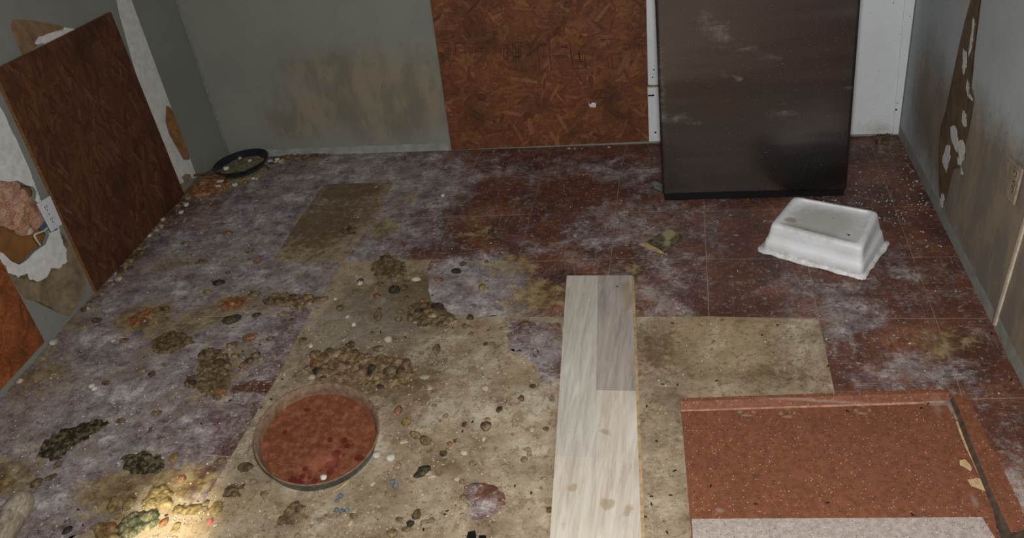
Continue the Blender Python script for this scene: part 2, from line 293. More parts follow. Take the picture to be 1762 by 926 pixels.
def mat_slop():
    m = M('rust_coloured_slop'); n = m.noise(55, 6, .6); wv = m.warp(.012, 50)
    col = m.ramp(n, [(.3, (88, 48, 30)), (.5, (108, 60, 38)), (.7, (132, 84, 60))])
    dots = []
    for x, y, r in ((505, 818, 12), (498, 812, 8), (513, 824, 8), (515, 806, 6), (522, 795, 6), (528, 800, 5), (536, 811, 6), (527, 807, 5), (563, 796, 8), (575, 768, 9), (568, 784, 10), (560, 786, 8), (576, 777, 6), (612, 772, 8), (626, 773, 8), (536, 776, 6), (566, 750, 6), (590, 748, 7), (530, 710, 5), (594, 756, 6), (587, 769, 4), (490, 745, 5), (545, 794, 4)):
        c = F(x, y, .05); dots.append(((c.x, c.y, .05), (r * .0016, r * .0016, .2), 0, 1.6))
    col = m.mix(m.step(m.blobs(dots, wv), .1, .5, 0, .85), col, (84, 20, 18))
    col = m.mix(m.step(m.noise(180, 4, .8), .60, .70, 0, .6), col, (206, 150, 116))
    col = m.mix(m.step(m.noise(9, 4, .6), .5, .7, 0, .25), col, (170, 104, 80))
    m.bump(m.noise(120, 5, .7), .0015, .5)
    return m.done(col, .38, 0, .4)
MSLOP = mat_slop()
MPANBLK = plain('black_enamel', (34, 38, 44), .28, .3, .5, .3, 20)
MSILT = plain('dried_silt', (122, 112, 86), .8, var=.35, scale=70, bump=.003)
MPINK = M('pink_insulation'); _n = MPINK.noise(22, 8, .75); MPINK.bump(MPINK.noise(60, 8, .8), .01, 1); MPINK = MPINK.done(MPINK.ramp(_n, [(.38, (150, 104, 74)), (.48, (206, 156, 128)), (.6, (226, 186, 164))]), .95, 0, .1)
MBACKING = plain('brown_backing', (150, 104, 58), .9, var=.22, scale=9)
MOUTW = plain('outlet_plastic', (205, 207, 210), .4, var=.05)
MDIRTY = plain('grimy_ivory_plastic', (150, 138, 118), .6, var=.2, scale=40)
MEDGE = plain('pale_caulk', (206, 192, 170), .7, var=.12)
MDARK = plain('dark_hole', (14, 12, 11), .8)
MBLUE = plain('faded_blue_plastic', (74, 84, 108), .5, var=.2)
MCABLE = plain('white_cable', (190, 184, 168), .5, var=.1)
MCLUB = M('worn_pale_wood'); _g = MCLUB.noise(30, 6, .6, stretch=(2, 2, 8)); MCLUB = MCLUB.done(MCLUB.ramp(_g, [(.3, (120, 104, 84)), (.55, (158, 146, 128)), (.75, (188, 180, 166))]), .6)
LC_ = {
 'd': mat_lump('dung_dark', [(.41, (54, 41, 28)), (.5, (94, 76, 52)), (.59, (138, 116, 86))]),
 'k': mat_lump('dung_black', [(.41, (30, 27, 20)), (.5, (52, 47, 34)), (.59, (96, 86, 64))]),
 'b': mat_lump('dung_brown', [(.41, (74, 57, 39)), (.5, (120, 98, 68)), (.59, (160, 138, 104))]),
 'o': mat_lump('dung_ochre', [(.41, (98, 78, 42)), (.5, (134, 112, 66)), (.59, (164, 144, 98))]),
 't': mat_lump('dung_tan', [(.41, (118, 98, 74)), (.5, (146, 126, 98)), (.59, (176, 158, 130))]),
 'r': mat_lump('dung_orange', [(.41, (106, 66, 38)), (.5, (144, 96, 60)), (.59, (180, 134, 98))]),
 'g': mat_lump('mould_green', [(.41, (50, 54, 38)), (.5, (84, 82, 56)), (.59, (142, 134, 98))]),
 'm': mat_lump('mould_mottled', [(.43, (38, 34, 22)), (.5, (72, 64, 42)), (.57, (148, 134, 100))]),
 'w': mat_lump('white_crumb', [(.3, (170, 162, 148)), (.5, (206, 200, 188)), (.72, (230, 226, 218))], .7, .001),
 'c': mat_lump('cream_crumb', [(.3, (150, 132, 108)), (.5, (186, 168, 140)), (.72, (208, 194, 166))], .7, .001),
 'u': mat_lump('blue_crumb', [(.3, (64, 76, 92)), (.5, (96, 108, 122)), (.72, (140, 146, 152))], .7, .001),
 'v': mat_lump('violet_scrap', [(.3, (40, 30, 40)), (.5, (66, 52, 62)), (.72, (90, 74, 80))], .7, .001)}

# ------------------------------------------------------------------ floor and tiles
floor = pobj('floor', [(x, y, z) for z in (0, -.05) for x, y in ROOM], [tuple(range(4, -1, -1)), tuple(range(5, 10))] + [(i, (i + 1) % 5, (i + 1) % 5 + 5, i + 5) for i in range(5)], MS)
tag(floor, 'bare beige subfloor with glue stains under dark parquet-print tiles', None, None, 'structure')
def clip(poly, cl):                                          # Sutherland-Hodgman, cl convex counter-clockwise
    for i in range(len(cl)):
        a, b = cl[i], cl[(i + 1) % len(cl)]; out = []
        ins = lambda p: (b[0] - a[0]) * (p[1] - a[1]) - (b[1] - a[1]) * (p[0] - a[0]) >= -1e-12
        for j in range(len(poly)):
            p, q = poly[j - 1], poly[j]; ip, iq = ins(p), ins(q)
            if ip != iq:
                d = (b[0] - a[0]) * (q[1] - p[1]) - (b[1] - a[1]) * (q[0] - p[0]); t = ((b[0] - a[0]) * (a[1] - p[1]) - (b[1] - a[1]) * (a[0] - p[0])) / d
                out.append((p[0] + (q[0] - p[0]) * t, p[1] + (q[1] - p[1]) * t))
            if iq: out.append(q)
        poly = out
        if not poly: return []
    return poly
def ccw(p):
    s = sum(p[i - 1][0] * p[i][1] - p[i][0] * p[i - 1][1] for i in range(len(p))); return p if s > 0 else p[::-1]
ROOMC = ccw([tuple(p) for p in ROOM])
def jag(poly, amp=.004, n=4, seed=1):                        # break straight edges into a torn outline
    r = random.Random(seed); out = []
    for i in range(len(poly)):
        a, b = poly[i], poly[(i + 1) % len(poly)]
        for k in range(n):
            t = k / n; out.append((a[0] + (b[0] - a[0]) * t + r.uniform(-amp, amp), a[1] + (b[1] - a[1]) * t + r.uniform(-amp, amp)))
    return out
def slab(name, poly, z0, z1, mat, parent=None):              # prism from a simple outline
    poly = ccw(poly); bm = bmesh.new(); top = [bm.verts.new((x, y, z1)) for x, y in poly]; bot = [bm.verts.new((x, y, z0)) for x, y in poly]; n = len(poly)
    for i in range(n): bm.faces.new((bot[i], bot[(i + 1) % n], top[(i + 1) % n], top[i]))
    bmesh.ops.triangulate(bm, faces=[bm.faces.new(top)]); bmesh.ops.triangulate(bm, faces=[bm.faces.new(bot[::-1])])
    return bobj(name, bm, mat, parent)
SEEN = {(-2, 2): (912.9, 369), (-3, 2): (774.8, 374.3), (-2, 3): (933.3, 302.4), (-3, 3): (806, 305.3), (-3, 1): (741.8, 447.2), (-1, 3): (1067, 298.9), (-1, 2): (1059.3, 365.2), (0, 2): (1211.5, 364),
        (0, 1): (1215.6, 445.7), (-1, 1): (1051.5, 445.2), (0, 0): (1219.9, 545), (1, 0): (1408.4, 549.8), (1, -1): (1437, 682), (2, -1): (1657, 687), (-4, 1): (590, 451), (-4, 3): (677, 313), (-4, 2): (646, 378),
        (-4, 0): (530, 547), (-4, -1): (477, 650), (-4, -2): (398, 786), (-5, -1): (320, 650), (-5, -2): (228, 776), (-5, 1): (467, 453), (-5, 3): (558, 317.5)}
def gv(i, r):
    if (i, r) in SEEN: p = F(*SEEN[(i, r)]); return (p.x, p.y)
    return (i * .305, r * .305)
P_ = lambda pts, z=0: [(F(x, y, z).x, F(x, y, z).y) for x, y in pts]
TORN = {(-3, 0): [(733, 452), (748, 446), (800, 449), (850, 462), (884, 478), (893, 505), (884, 530), (862, 543), (828, 548), (790, 545), (758, 532), (738, 512)],
        (-2, -1): [(878, 549), (915, 553), (968, 558), (968, 650), (945, 660), (930, 655), (925, 632), (903, 612), (880, 600), (872, 575)],
        (-5, -3): [(225, 777), (398, 787), (388, 812), (370, 835), (352, 862), (330, 868), (300, 862), (262, 868), (235, 860), (212, 880), (170, 905), (120, 926), (60, 990), (110, 800)]}
TORN[(-4, -3)] = TORN[(-5, -3)]
for r in range(-7, 4):
    for i in range(-8, 3):
        absent = (i, r) in ((-5, 1), (-5, 2)) or (r == 0 and i == -4) or (r <= -1 and -4 <= i <= 0)
        if (i, r) in TORN: absent = False
        if absent or (i == -4 and r == -3): continue
        q = [gv(i, r), gv(i + 1, r), gv(i + 1, r + 1), gv(i, r + 1)]
        cx, cy = sum(p[0] for p in q) / 4, sum(p[1] for p in q) / 4
        q = [(p[0] + (cx - p[0]) * .0065, p[1] + (cy - p[1]) * .0100) for p in q]
        if (i, r) in TORN: q = clip(jag(ccw(P_(TORN[(i, r)])), .006, 5, i + 9), ccw(q))
        q = clip(q, ROOMC)
        if len(q) < 3: continue
        slab('tile', q, 0.0002, GZ + rnd.uniform(-.0003, .0003), MT, floor)
# lone scrap of tile left in the bare patch
slab('tile', jag(P_([(798, 838), (820, 831), (850, 834), (868, 850), (869, 868), (858, 884), (838, 895), (812, 893), (806, 868), (792, 858)]), .004, 3, 5), .0002, GZ, MT, floor)

# ------------------------------------------------------------------ walls
H = 2.3
def wall_obj(name, W_, L, mat, hole=None, t=.013, z0=-.05):
    bm = bmesh.new(); out = [W_.P(0, z0), W_.P(L, z0), W_.P(L, H), W_.P(0, H)]; edges = []
    for loop in [out] + ([hole] if hole else []):
        v = [bm.verts.new(p) for p in loop]; edges += [bm.edges.new((v[k], v[(k + 1) % len(v)])) for k in range(len(v))]
    bmesh.ops.triangle_fill(bm, edges=edges, use_beauty=True)
    r = bmesh.ops.extrude_face_region(bm, geom=bm.faces[:]); bmesh.ops.translate(bm, verts=[g for g in r['geom'] if isinstance(g, bmesh.types.BMVert)], vec=-W_.n * t)
    bmesh.ops.recalc_face_normals(bm, faces=bm.faces[:])
    return bobj(name, bm, mat)
holepx = [(-30, 305), (0, 311), (14, 313), (30, 311), (45, 319), (57, 322), (62, 330), (60, 345), (70, 356), (80, 385), (84, 404), (78, 420), (60, 432), (45, 448), (32, 456), (18, 450), (4, 436), (-30, 424)]
wl = wall_obj('wall_left', LW, 3.21, MWL, [LW.at(*p) for p in holepx]); tag(wl, 'grey painted left wall with torn paper, bare plaster and a ragged hole', kind='structure')
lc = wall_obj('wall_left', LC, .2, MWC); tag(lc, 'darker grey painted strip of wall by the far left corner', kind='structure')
wbk = wall_obj('wall_back', BW, 2.818, MWB); tag(wbk, 'grey-green back wall with a brown grimy cloud', kind='structure')
wr = wall_obj('wall_right', RW, 3.35, MWR); tag(wr, 'blue-grey right wall with brown stains and torn paper', kind='structure')
def patch(W_, px, name, mat, parent, off=.0008, th=.0008, amp=.0, n=1, seed=1):
    uz = [W_.uz(W_.at(*p)) for p in px]
    if n > 1: uz = jag(uz, amp, n, seed)
    uz = ccw(uz); bm = bmesh.new(); m_ = len(uz)
    a = [bm.verts.new(W_.P(u, max(z, .0), off + th)) for u, z in uz]; b = [bm.verts.new(W_.P(u, max(z, .0), off)) for u, z in uz]
    for i in range(m_): bm.faces.new((b[i], b[(i + 1) % m_], a[(i + 1) % m_], a[i]))
    bmesh.ops.triangulate(bm, faces=[bm.faces.new(a)]); bmesh.ops.triangulate(bm, faces=[bm.faces.new(b[::-1])]); bmesh.ops.recalc_face_normals(bm, faces=bm.faces[:])
    return bobj(name, bm, mat, parent)
# left wall: brown paper + plaster at the top of the board
patch(LW, [(20, 36), (27, 33), (60, 36), (103, 44), (112, 47), (120, 70), (60, 100), (37, 94), (25, 65), (18, 45)], 'torn_paper_patch', MPAPER, wl)
patch(LW, [(58, 76), (66, 64), (84, 56), (108, 54), (109, 47), (134, 51), (150, 60), (110, 100), (76, 100), (72, 76)], 'bare_plaster_patch', MPLASTER, wl, .0017, .0008, .0025, 3)
patch(LW, [(40, 94), (58, 82), (70, 74), (78, 76), (90, 95), (50, 110)], 'loose_paint_flap', MWL, wl, .0026, .0012, .002, 2)
# tall plaster strip right of the board, with torn orange paper
patch(LW, [(196, -20), (226, -20), (234, 10), (241, 30), (250, 55), (262, 80), (275, 120), (285, 150), (294, 180), (302, 205), (312, 240), (325, 265), (340, 297), (343, 303), (305, 318), (290, 280), (240, 150), (205, 25)], 'bare_plaster_patch', MPLASTER, wl, .0008, .0008, .0015, 2)
patch(LW, [(285, 182), (292, 185), (300, 196), (306, 215), (316, 240), (326, 262), (325, 275), (315, 275), (308, 262), (298, 245), (290, 230), (284, 210)], 'torn_paper_patch', MPAPER2, wl, .0017, .0008, .001, 2)
patch(LW, [(312, 305), (318, 299), (326, 300), (330, 308), (318, 316)], 'torn_paper_patch', MPAPER3, wl, .0017, .0008)
# plaster, paper and plaster around the hole
def ringpatch(outer, name, mat, off, amp=.002):              # plaster with the hole left open
    bm = bmesh.new(); edges = []; hp = [LW.P(*LW.uz(LW.at(*p)), off) for p in holepx]
    uz = jag([LW.uz(LW.at(*p)) for p in outer], amp * 1.5, 4, 4)
    for loop in ([LW.P(u, z, off) for u, z in uz], hp):
        v = [bm.verts.new(p) for p in loop]; edges += [bm.edges.new((v[k], v[(k + 1) % len(v)])) for k in range(len(v))]
    bmesh.ops.triangle_fill(bm, edges=edges, use_beauty=True)
    r = bmesh.ops.extrude_face_region(bm, geom=bm.faces[:]); bmesh.ops.translate(bm, verts=[g for g in r['geom'] if isinstance(g, bmesh.types.BMVert)], vec=-LW.n * .0009)
    bmesh.ops.recalc_face_normals(bm, faces=bm.faces[:]); return bobj(name, bm, mat, wl)
ringpatch([(-45, 120), (-5, 175), (15, 215), (40, 268), (56, 308), (64, 330), (68, 345), (80, 352), (100, 390), (104, 410), (113, 430), (114, 450), (100, 462), (86, 460), (80, 478), (62, 485), (48, 480), (46, 470), (30, 477), (14, 470), (8, 455), (-45, 430)], 'bare_plaster_patch', MPLASTER, .0026)
patch(LW, [(14, 470), (30, 478), (60, 486), (85, 470), (110, 455), (116, 420), (104, 400), (120, 420), (140, 455), (148, 485), (142, 512), (118, 545), (100, 538), (70, 520), (42, 515), (25, 490)], 'torn_paper_patch', MPAPER3, wl, .0008, .0008, .002, 2)
# behind the hole: backing, insulation, cable, box
pobj('hole_backing', [LW.P(LW.uz(LW.at(x, y))[0], LW.uz(LW.at(x, y))[1], -.07) for x, y in ((-120, 240), (140, 240), (140, 500), (-120, 500))], [(0, 1, 2, 3)], MBACKING, wl)
def blob_mesh(seed, sub=2, amp=.25, freq=1.6, flat=.0):
    bm = bmesh.new(); bmesh.ops.create_icosphere(bm, subdivisions=sub, radius=1)
    for v in bm.verts:
        p = v.co.copy(); v.co *= 1 + amp * noise.noise(p * freq + Vector((seed * 7.3, seed * 3.1, 0))) + amp * .5 * noise.noise(p * freq * 2.7 + Vector((0, seed * 5.7, 2)))
        if v.co.z < flat: v.co.z = flat + (v.co.z - flat) * .15
    me = D.meshes.new('lump'); bm.to_mesh(me); bm.free(); me.polygons.foreach_set('use_smooth', [True] * len(me.polygons)); return me
def fluff_mesh(seed):
    bm = bmesh.new(); bmesh.ops.create_icosphere(bm, subdivisions=5, radius=1); o_ = Vector((seed * 3.7, seed, 0))
    for v in bm.verts:
        p = v.co.copy(); v.co *= 1 + .32 * noise.noise(p * 1.3 + o_) + .10 * noise.noise(p * 5 + o_) + .07 * noise.noise(p * 13 + o_) + .05 * noise.noise(p * 29 + o_)
    me = D.meshes.new('tuft'); bm.to_mesh(me); bm.free(); return me
ins = empty('insulation', LW.at(20, 360, -.03), label='tufts of pink insulation bulging from the ragged hole in the left wall', cat='insulation')
for k, (x, y, s) in enumerate(((8, 335, .050), (28, 345, .042), (45, 362, .040), (58, 378, .036), (18, 372, .045), (38, 388, .032), (-6, 365, .05), (-20, 340, .06), (55, 352, .03))):
    o = link('tuft', fluff_mesh(30 + k), MPINK, ins); o.location = LW.at(x, y, -.035) - ins.location; o.scale = (s * .7, s, s * .85)
tg = link('plaster_crumb', blob_mesh(44, 2, .3), LC_['c'], None); tg.location = LW.at(50, 400, -.03); tg.scale = (.016, .018, .024); tag(tg, 'grey rag of torn wallboard hanging in the wall hole', 'debris')
# outlet plates
def rounded_rect_prism(W_, corners, off0, off1, name, mat, parent, bev=.0015):
    uz = [W_.uz(W_.at(*p, off0)) for p in corners]; n = len(uz); uz = ccw(uz)
    v = [W_.P(u, z, off1) for u, z in uz] + [W_.P(u, z, off0) for u, z in uz]
    o = pobj(name, v, [tuple(range(n)), tuple(range(2 * n - 1, n - 1, -1))] + [((i + 1) % n, i, i + n, (i + 1) % n + n) for i in range(n)], mat, parent); fix(o); return bevel(o, bev, 2)
def fix(o):
    bm = bmesh.new(); bm.from_mesh(o.data); bmesh.ops.recalc_face_normals(bm, faces=bm.faces[:]); bm.to_mesh(o.data); bm.free(); return o
def quadmap(c, u, v): return ((c[0][0] * (1 - u) + c[1][0] * u) * (1 - v) + (c[3][0] * (1 - u) + c[2][0] * u) * v, (c[0][1] * (1 - u) + c[1][1] * u) * (1 - v) + (c[3][1] * (1 - u) + c[2][1] * u) * v)
def outlet(W_, c, label, mat, off, rec=(.18, .5, .82)):
    e = empty('wall_outlet', W_.at(*c[0]), label=label, cat='outlet'); loc = e.location.copy()
    parts = [rounded_rect_prism(W_, c, off, off + .006, 'cover_plate', mat, e)]
    for v0, v1 in ((.16, .42), (.58, .84)):
        f = rounded_rect_prism(W_, [quadmap(c, *p) for p in ((.34, v0), (.66, v0), (.74, (v0 + v1) / 2), (.66, v1), (.34, v1), (.26, (v0 + v1) / 2))], off + .006, off + .0078, 'socket_face', mat, e); parts.append(f)
        for us in (.42, .58):
            parts.append(rounded_rect_prism(W_, [quadmap(c, *p) for p in ((us - .02, v0 + .05), (us + .02, v0 + .05), (us + .02, v0 + .13), (us - .02, v0 + .13))], off + .0078, off + .0082, 'slot', MDARK, e, .0001))
        parts.append(rounded_rect_prism(W_, [quadmap(c, *p) for p in ((.47, v1 - .08), (.53, v1 - .08), (.53, v1 - .04), (.47, v1 - .04))], off + .0078, off + .0082, 'ground_hole', MDARK, e, .0001))
    parts.append(rounded_rect_prism(W_, [quadmap(c, *p) for p in ((.47, .48), (.53, .48), (.53, .52), (.47, .52))], off + .006, off + .0072, 'screw', MDARK, e, .0001))
    for p in parts: p.matrix_parent_inverse = Matrix.Translation(-loc)
    return e
outlet(LW, [(62, 351), (84, 337), (105, 386), (87, 399)], 'white double socket plate hanging askew beside the hole in the left wall', MOUTW, .006)
orr = outlet(RW, [(1738, 270), (1763, 292), (1747, 354), (1731, 334)], 'grimy ivory double socket plate on the stained right wall', MDIRTY, .003)
bx = rounded_rect_prism(LW, [(64, 383), (78, 375), (84, 396), (70, 402)], -.03, .004, 'junction_box', MBLUE, None); tag(bx, 'blue plastic junction box behind the askew white socket', 'electrical box')
def tube(name, pts, r, mat, parent=None, taper=None, res=6):
    P = [Vector(p) for p in pts]; Q = []
    for i in range(len(P) - 1):
        a, b, c, d = P[max(i - 1, 0)], P[i], P[i + 1], P[min(i + 2, len(P) - 1)]
        for k in range(res):
            t = k / res; Q.append(.5 * ((2 * b) + (c - a) * t + (2 * a - 5 * b + 4 * c - d) * t * t + (3 * b - a - 3 * c + d) * t ** 3))
    Q.append(P[-1]); v = []; f = []; n = 10
    for i, p in enumerate(Q):
        d = (Q[min(i + 1, len(Q) - 1)] - Q[max(i - 1, 0)]).normalized(); x = d.cross(Vector((.1, .2, 1))).normalized(); y = d.cross(x)
        v += [p + (x * math.cos(2 * math.pi * k / n) + y * math.sin(2 * math.pi * k / n)) * r for k in range(n)]
    for i in range(len(Q) - 1): f += [(i * n + k, i * n + (k + 1) % n, (i + 1) * n + (k + 1) % n, (i + 1) * n + k) for k in range(n)]
    f += [tuple(range(n)), tuple(range((len(Q) - 1) * n, len(Q) * n))]
    return fix(pobj(name, v, f, mat, parent, True))
tag(tube('cable', [LW.at(x, y, o_) for x, y, o_ in ((82, 392, .0), (74, 398, .0), (60, 404, -.004), (62, 412, -.004), (70, 424, -.012), (68, 432, -.04))], .0035, MCABLE), 'short white cable curling out of the hole under the askew socket', 'cable')

# ------------------------------------------------------------------ strand boards
def osb(name, W_, px, off, th, n, hue, label, group=None, ang=0, spread=1.2, extend=None, parent=None, cols=None, seed=3, edge=None):
    r = random.Random(seed); uz = [W_.uz(W_.at(*p, off + th)) for p in px]
    if extend: uz = [(a[0] + (b[0] - a[0]) * (extend - a[1]) / (b[1] - a[1]), extend) if k else a for a, b, k in ((uz[0], uz[3], 0), (uz[1], uz[2], 0))] + [(uz[1][0] + (uz[2][0] - uz[1][0]) * (extend - uz[1][1]) / (uz[2][1] - uz[1][1]), extend), (uz[0][0] + (uz[3][0] - uz[0][0]) * (extend - uz[0][1]) / (uz[3][1] - uz[0][1]), extend)]
    uz = ccw([(u, max(z, GZ)) for u, z in uz]); e = empty(name, W_.P(uz[0][0], uz[0][1], off), label=label, cat='wood board', group=group)
    loc = e.location.copy(); k = len(uz)
    v = [W_.P(u, z, off + th) for u, z in uz] + [W_.P(u, z, off) for u, z in uz]
    o = fix(pobj('panel', v, [tuple(range(k)), tuple(range(2 * k - 1, k - 1, -1))] + [((i + 1) % k, i, i + k, (i + 1) % k + k) for i in range(k)], edge or MOSBE, e)); o.matrix_parent_inverse = Matrix.Translation(-loc)
    vs_, fs, cl = [], [], []; us = [p[0] for p in uz]; zs = [p[1] for p in uz]
    for f in range(n):
        cu, cz = r.uniform(min(us), max(us)), r.uniform(min(zs), max(zs)); a = ang + r.gauss(0, spread); L = r.uniform(.02, .06); wd = r.uniform(.003, .011)
        shp = [(-L, -wd * r.uniform(.3, 1)), (-L * .4, -wd), (L * .6, -wd * r.uniform(.7, 1)), (L, -wd * r.uniform(0, .7)), (L * r.uniform(.8, 1), wd * r.uniform(.2, 1)), (L * .1, wd), (-L * .8, wd * r.uniform(.3, 1))]
        c, s = math.cos(a), math.sin(a); pl = clip([(cu + x * c - y * s, cz + x * s + y * c) for x, y in shp], uz)
        if len(pl) < 3: continue
        h = off + th + .0001 + r.random() * .0009; b0 = len(vs_)
        vs_ += [W_.P(u, z, h) for u, z in pl]; fs.append(tuple(range(b0, b0 + len(pl))))
        base = r.choice(cols); t = r.uniform(.80, 1.16) * (1.15 if r.random() < .06 else 1); cl += [tuple(min(1, x * t) for x in lin(base)[:3]) + (1,)] * len(pl)
    me = D.meshes.new('strands'); me.from_pydata([tuple(x) for x in vs_], [], fs); me.update(); at = me.color_attributes.new('Col', 'FLOAT_COLOR', 'CORNER')
    at.data.foreach_set('color', [x for c in cl for x in c]); so_ = link('strands', me, MOSB, e); so_['kind'] = 'stuff'; so_.matrix_parent_inverse = Matrix.Translation(-loc)
    return e, uz
MOSB = mat_osb('strand_wood'); MOSBE = plain('strand_board_edge', (124, 84, 48), .85, var=.3, scale=120)
brown = [(98, 60, 40), (92, 54, 36), (102, 62, 42), (90, 54, 36), (106, 68, 46), (96, 60, 38), (110, 72, 50), (86, 50, 34)]
orange = [(124, 74, 46), (118, 68, 44), (130, 80, 48), (112, 64, 42), (136, 88, 54), (122, 76, 42), (136, 92, 62), (108, 62, 42), (116, 66, 46), (124, 72, 48)]
red = [(152, 86, 46), (144, 78, 42), (158, 94, 52), (138, 74, 40), (150, 86, 48)]
osb('strand_board', LW, [(-9, 121), (191, 21), (318, 337), (166, 502)], .001, .012, 5200, 0, 'dark brown strand board propped upright against the left wall beside the hole', 'strand boards', math.pi / 2, .5, cols=brown, seed=3)
osb('strand_board', LW, [(-110, 250), (0, 446), (77, 588), (-90, 770)], .001, .012, 3600, 0, 'orange-brown strand board at the left wall cut off by the picture edge', 'strand boards', math.pi / 2, .9, cols=red, seed=8)
eb, ub = osb('strand_board', BW, [(777, 258), (1118, 243), (1112, 0), (740, 0)], .0015, .011, 11000, 0, 'wide orange strand board with faded black stamps on the back wall', 'strand boards', .25, 1.0, extend=1.22, cols=orange, seed=5)
# faded stamp marks (broken strokes)
MINK = plain('faded_black_ink', (52, 38, 26), .8, var=.3, scale=150)
def strokes(lst, name='faded_stamp'):
    vs_, fs = [], []
    for x0, y0, x1, y1, wd in lst:
        a, b = BW.at(x0, y0, .0139), BW.at(x1, y1, .0139); d = (b - a).normalized(); q = d.cross(BW.n).normalized() * wd * .5; k = len(vs_)
        vs_ += [a - q, b - q, b + q, a + q]; fs.append((k, k + 1, k + 2, k + 3))
    o = pobj(name, vs_, fs, MINK, eb); o['kind'] = 'stuff'; o.matrix_parent_inverse = Matrix.Translation(-eb.location); return o
U = .0016
strokes([(760, 73, 773, 74, .003), (768, 74, 769, 104, U), (771, 76, 772, 104, U), (774, 80, 775, 100, U), (766, 82, 775, 82, U), (766, 92, 776, 92, U), (767, 100, 776, 100, U)])
strokes([(782, 74, 800, 74, .003), (783, 74, 784, 92, .002), (803, 75, 811, 75, .003), (812, 76, 826, 74, .002), (830, 74, 848, 74, .002), (818, 84, 819, 92, .003), (828, 82, 829, 92, .003), (819, 88, 828, 88, .0025), (800, 90, 801, 100, U), (808, 88, 809, 98, U), (822, 83, 832, 83, .002)])
strokes([(866, 74, 867, 106, U), (873, 74, 874, 112, U), (864, 76, 876, 76, U), (866, 84, 874, 84, U), (866, 89, 867, 93, .003), (873, 89, 872, 93, .003), (866, 96, 874, 98, U), (866, 103, 874, 101, U)])
strokes([(881, 74, 903, 73, .003), (881, 74, 884, 108, .002), (887, 76, 889, 108, U), (892, 78, 893, 106, .003), (895, 78, 896, 108, U), (884, 98, 896, 98, .006), (911, 75, 913, 92, U), (905, 78, 912, 77, .002), (886, 83, 894, 83, U), (886, 91, 894, 91, U)])
strokes([(924, 72, 928, 112, .002), (944, 68, 948, 122, .0025), (930, 75, 940, 75, .0025), (929, 78, 941, 78, .0025), (930, 76, 930, 79, .003), (940, 76, 940, 79, .003), (931, 96, 941, 96, .0025), (932, 98, 941, 99, .002), (926, 112, 930, 122, U)])
strokes([(966, 81, 976, 82, .004), (974, 76, 976, 84, .002), (981, 76, 983, 102, .002), (1005, 73, 1006, 80, .002), (996, 88, 998, 104, .006), (1002, 88, 1002, 104, .002), (1006, 96, 1008, 116, .003), (984, 96, 986, 119, .002), (986, 118, 1007, 118, .003), (990, 106, 1005, 106, .003), (988, 94, 998, 93, .002), (950, 96, 972, 96, .003), (960, 99, 978, 98, .002)])
strokes([(1032, 69, 1042, 68, .003), (1046, 68, 1054, 67, .003), (1044, 72, 1047, 82, .002), (1050, 73, 1052, 80, .002), (1045, 98, 1048, 119, .002), (1052, 96, 1054, 118, .0025), (1022, 80, 1024, 92, U), (1038, 90, 1040, 92, .003)])
strokes([(1074, 76, 1084, 76, .003), (1072, 84, 1082, 84, .002), (1092, 74, 1098, 78, .002), (1098, 72, 1100, 88, .002), (1104, 76, 1106, 94, .002), (1090, 82, 1093, 92, U), (1062, 92, 1070, 91, U)])
sc_ = pobj('pale_chip', [BW.at(x, y, .0142) for x, y in ((1012, 177), (1016, 180), (1019, 176), (1026, 178), (1025, 185), (1015, 184))], [(0, 1, 2, 3, 4, 5)], MPLASTER, eb); sc_.matrix_parent_inverse = Matrix.Translation(-eb.location)

# ------------------------------------------------------------------ trims and the white door panel behind the freezer
def wbox(W_, px, off0, off1, name, mat, parent=None, zt=None, bev=.001, kind=None, label=None):
    uz = [W_.uz(W_.at(*p, off1)) for p in px]
    if zt: uz = [uz[0], uz[1], (uz[1][0] + (uz[2][0] - uz[1][0]) * (zt - uz[1][1]) / (uz[2][1] - uz[1][1]), zt), (uz[0][0] + (uz[3][0] - uz[0][0]) * (zt - uz[0][1]) / (uz[3][1] - uz[0][1]), zt)]
    uz = ccw([(u, max(z, GZ)) for u, z in uz]); v = [W_.P(u, z, off1) for u, z in uz] + [W_.P(u, z, off0) for u, z in uz]
    o = fix(pobj(name, v, [(0, 1, 2, 3), (7, 6, 5, 4)] + [((i + 1) % 4, i, i + 4, (i + 1) % 4 + 4) for i in range(4)], mat, parent))
    if bev: bevel(o, bev, 1)
    if kind: o['kind'] = kind
    if label: o['label'] = label
    return o
t1 = wbox(BW, [(1115, 146), (1134, 147), (1127, 0), (1112, 0)], .0012, .016, 'trim_1', MWHITE, zt=1.9, kind='structure', label='chipped white door jamb strip, upper length')
t2 = wbox(BW, [(1117, 244), (1140, 243), (1136, 150), (1114, 150)], .0012, .018, 'trim_2', MWHITE, kind='structure', label='white door jamb strip, lower length with screw holes')
def hole_(W_, x, y, r, off, parent, name='screw_hole'):
    c = W_.at(x, y, off); return pobj(name, [c + W_.u * r * math.cos(t * .785) + Vector((0, 0, r * math.sin(t * .785))) for t in range(8)], [tuple(range(8))], MDARK, parent)
for x, y, r, p in ((1124, 164, .0045, t2), (1128, 228, .0045, t2), (1125, 120, .003, t1), (1123, 133, .003, t1)): hole_(BW, x, y, r, .0184 if p is t2 else .0164, p)
wbox(BW, [(1115, 166), (1124, 165.4), (1124, 163), (1115, 163.4)], .0181, .0185, 'screw_slot', MDARK, t2, bev=0)
pc = wbox(BW, [(1116, 151), (1136, 149.5), (1136, 146), (1116, 147)], .0012, .0195, 'splintered_joint', MPAPER3, t2, bev=.001)
dr = wbox(BW, [(1138, 240), (1536, 230), (1557, 0), (1127, 0)], .0012, .008, 'door_1', MWHITE, zt=2.0, kind='structure', label='white flat panel on the back wall behind the steel freezer')
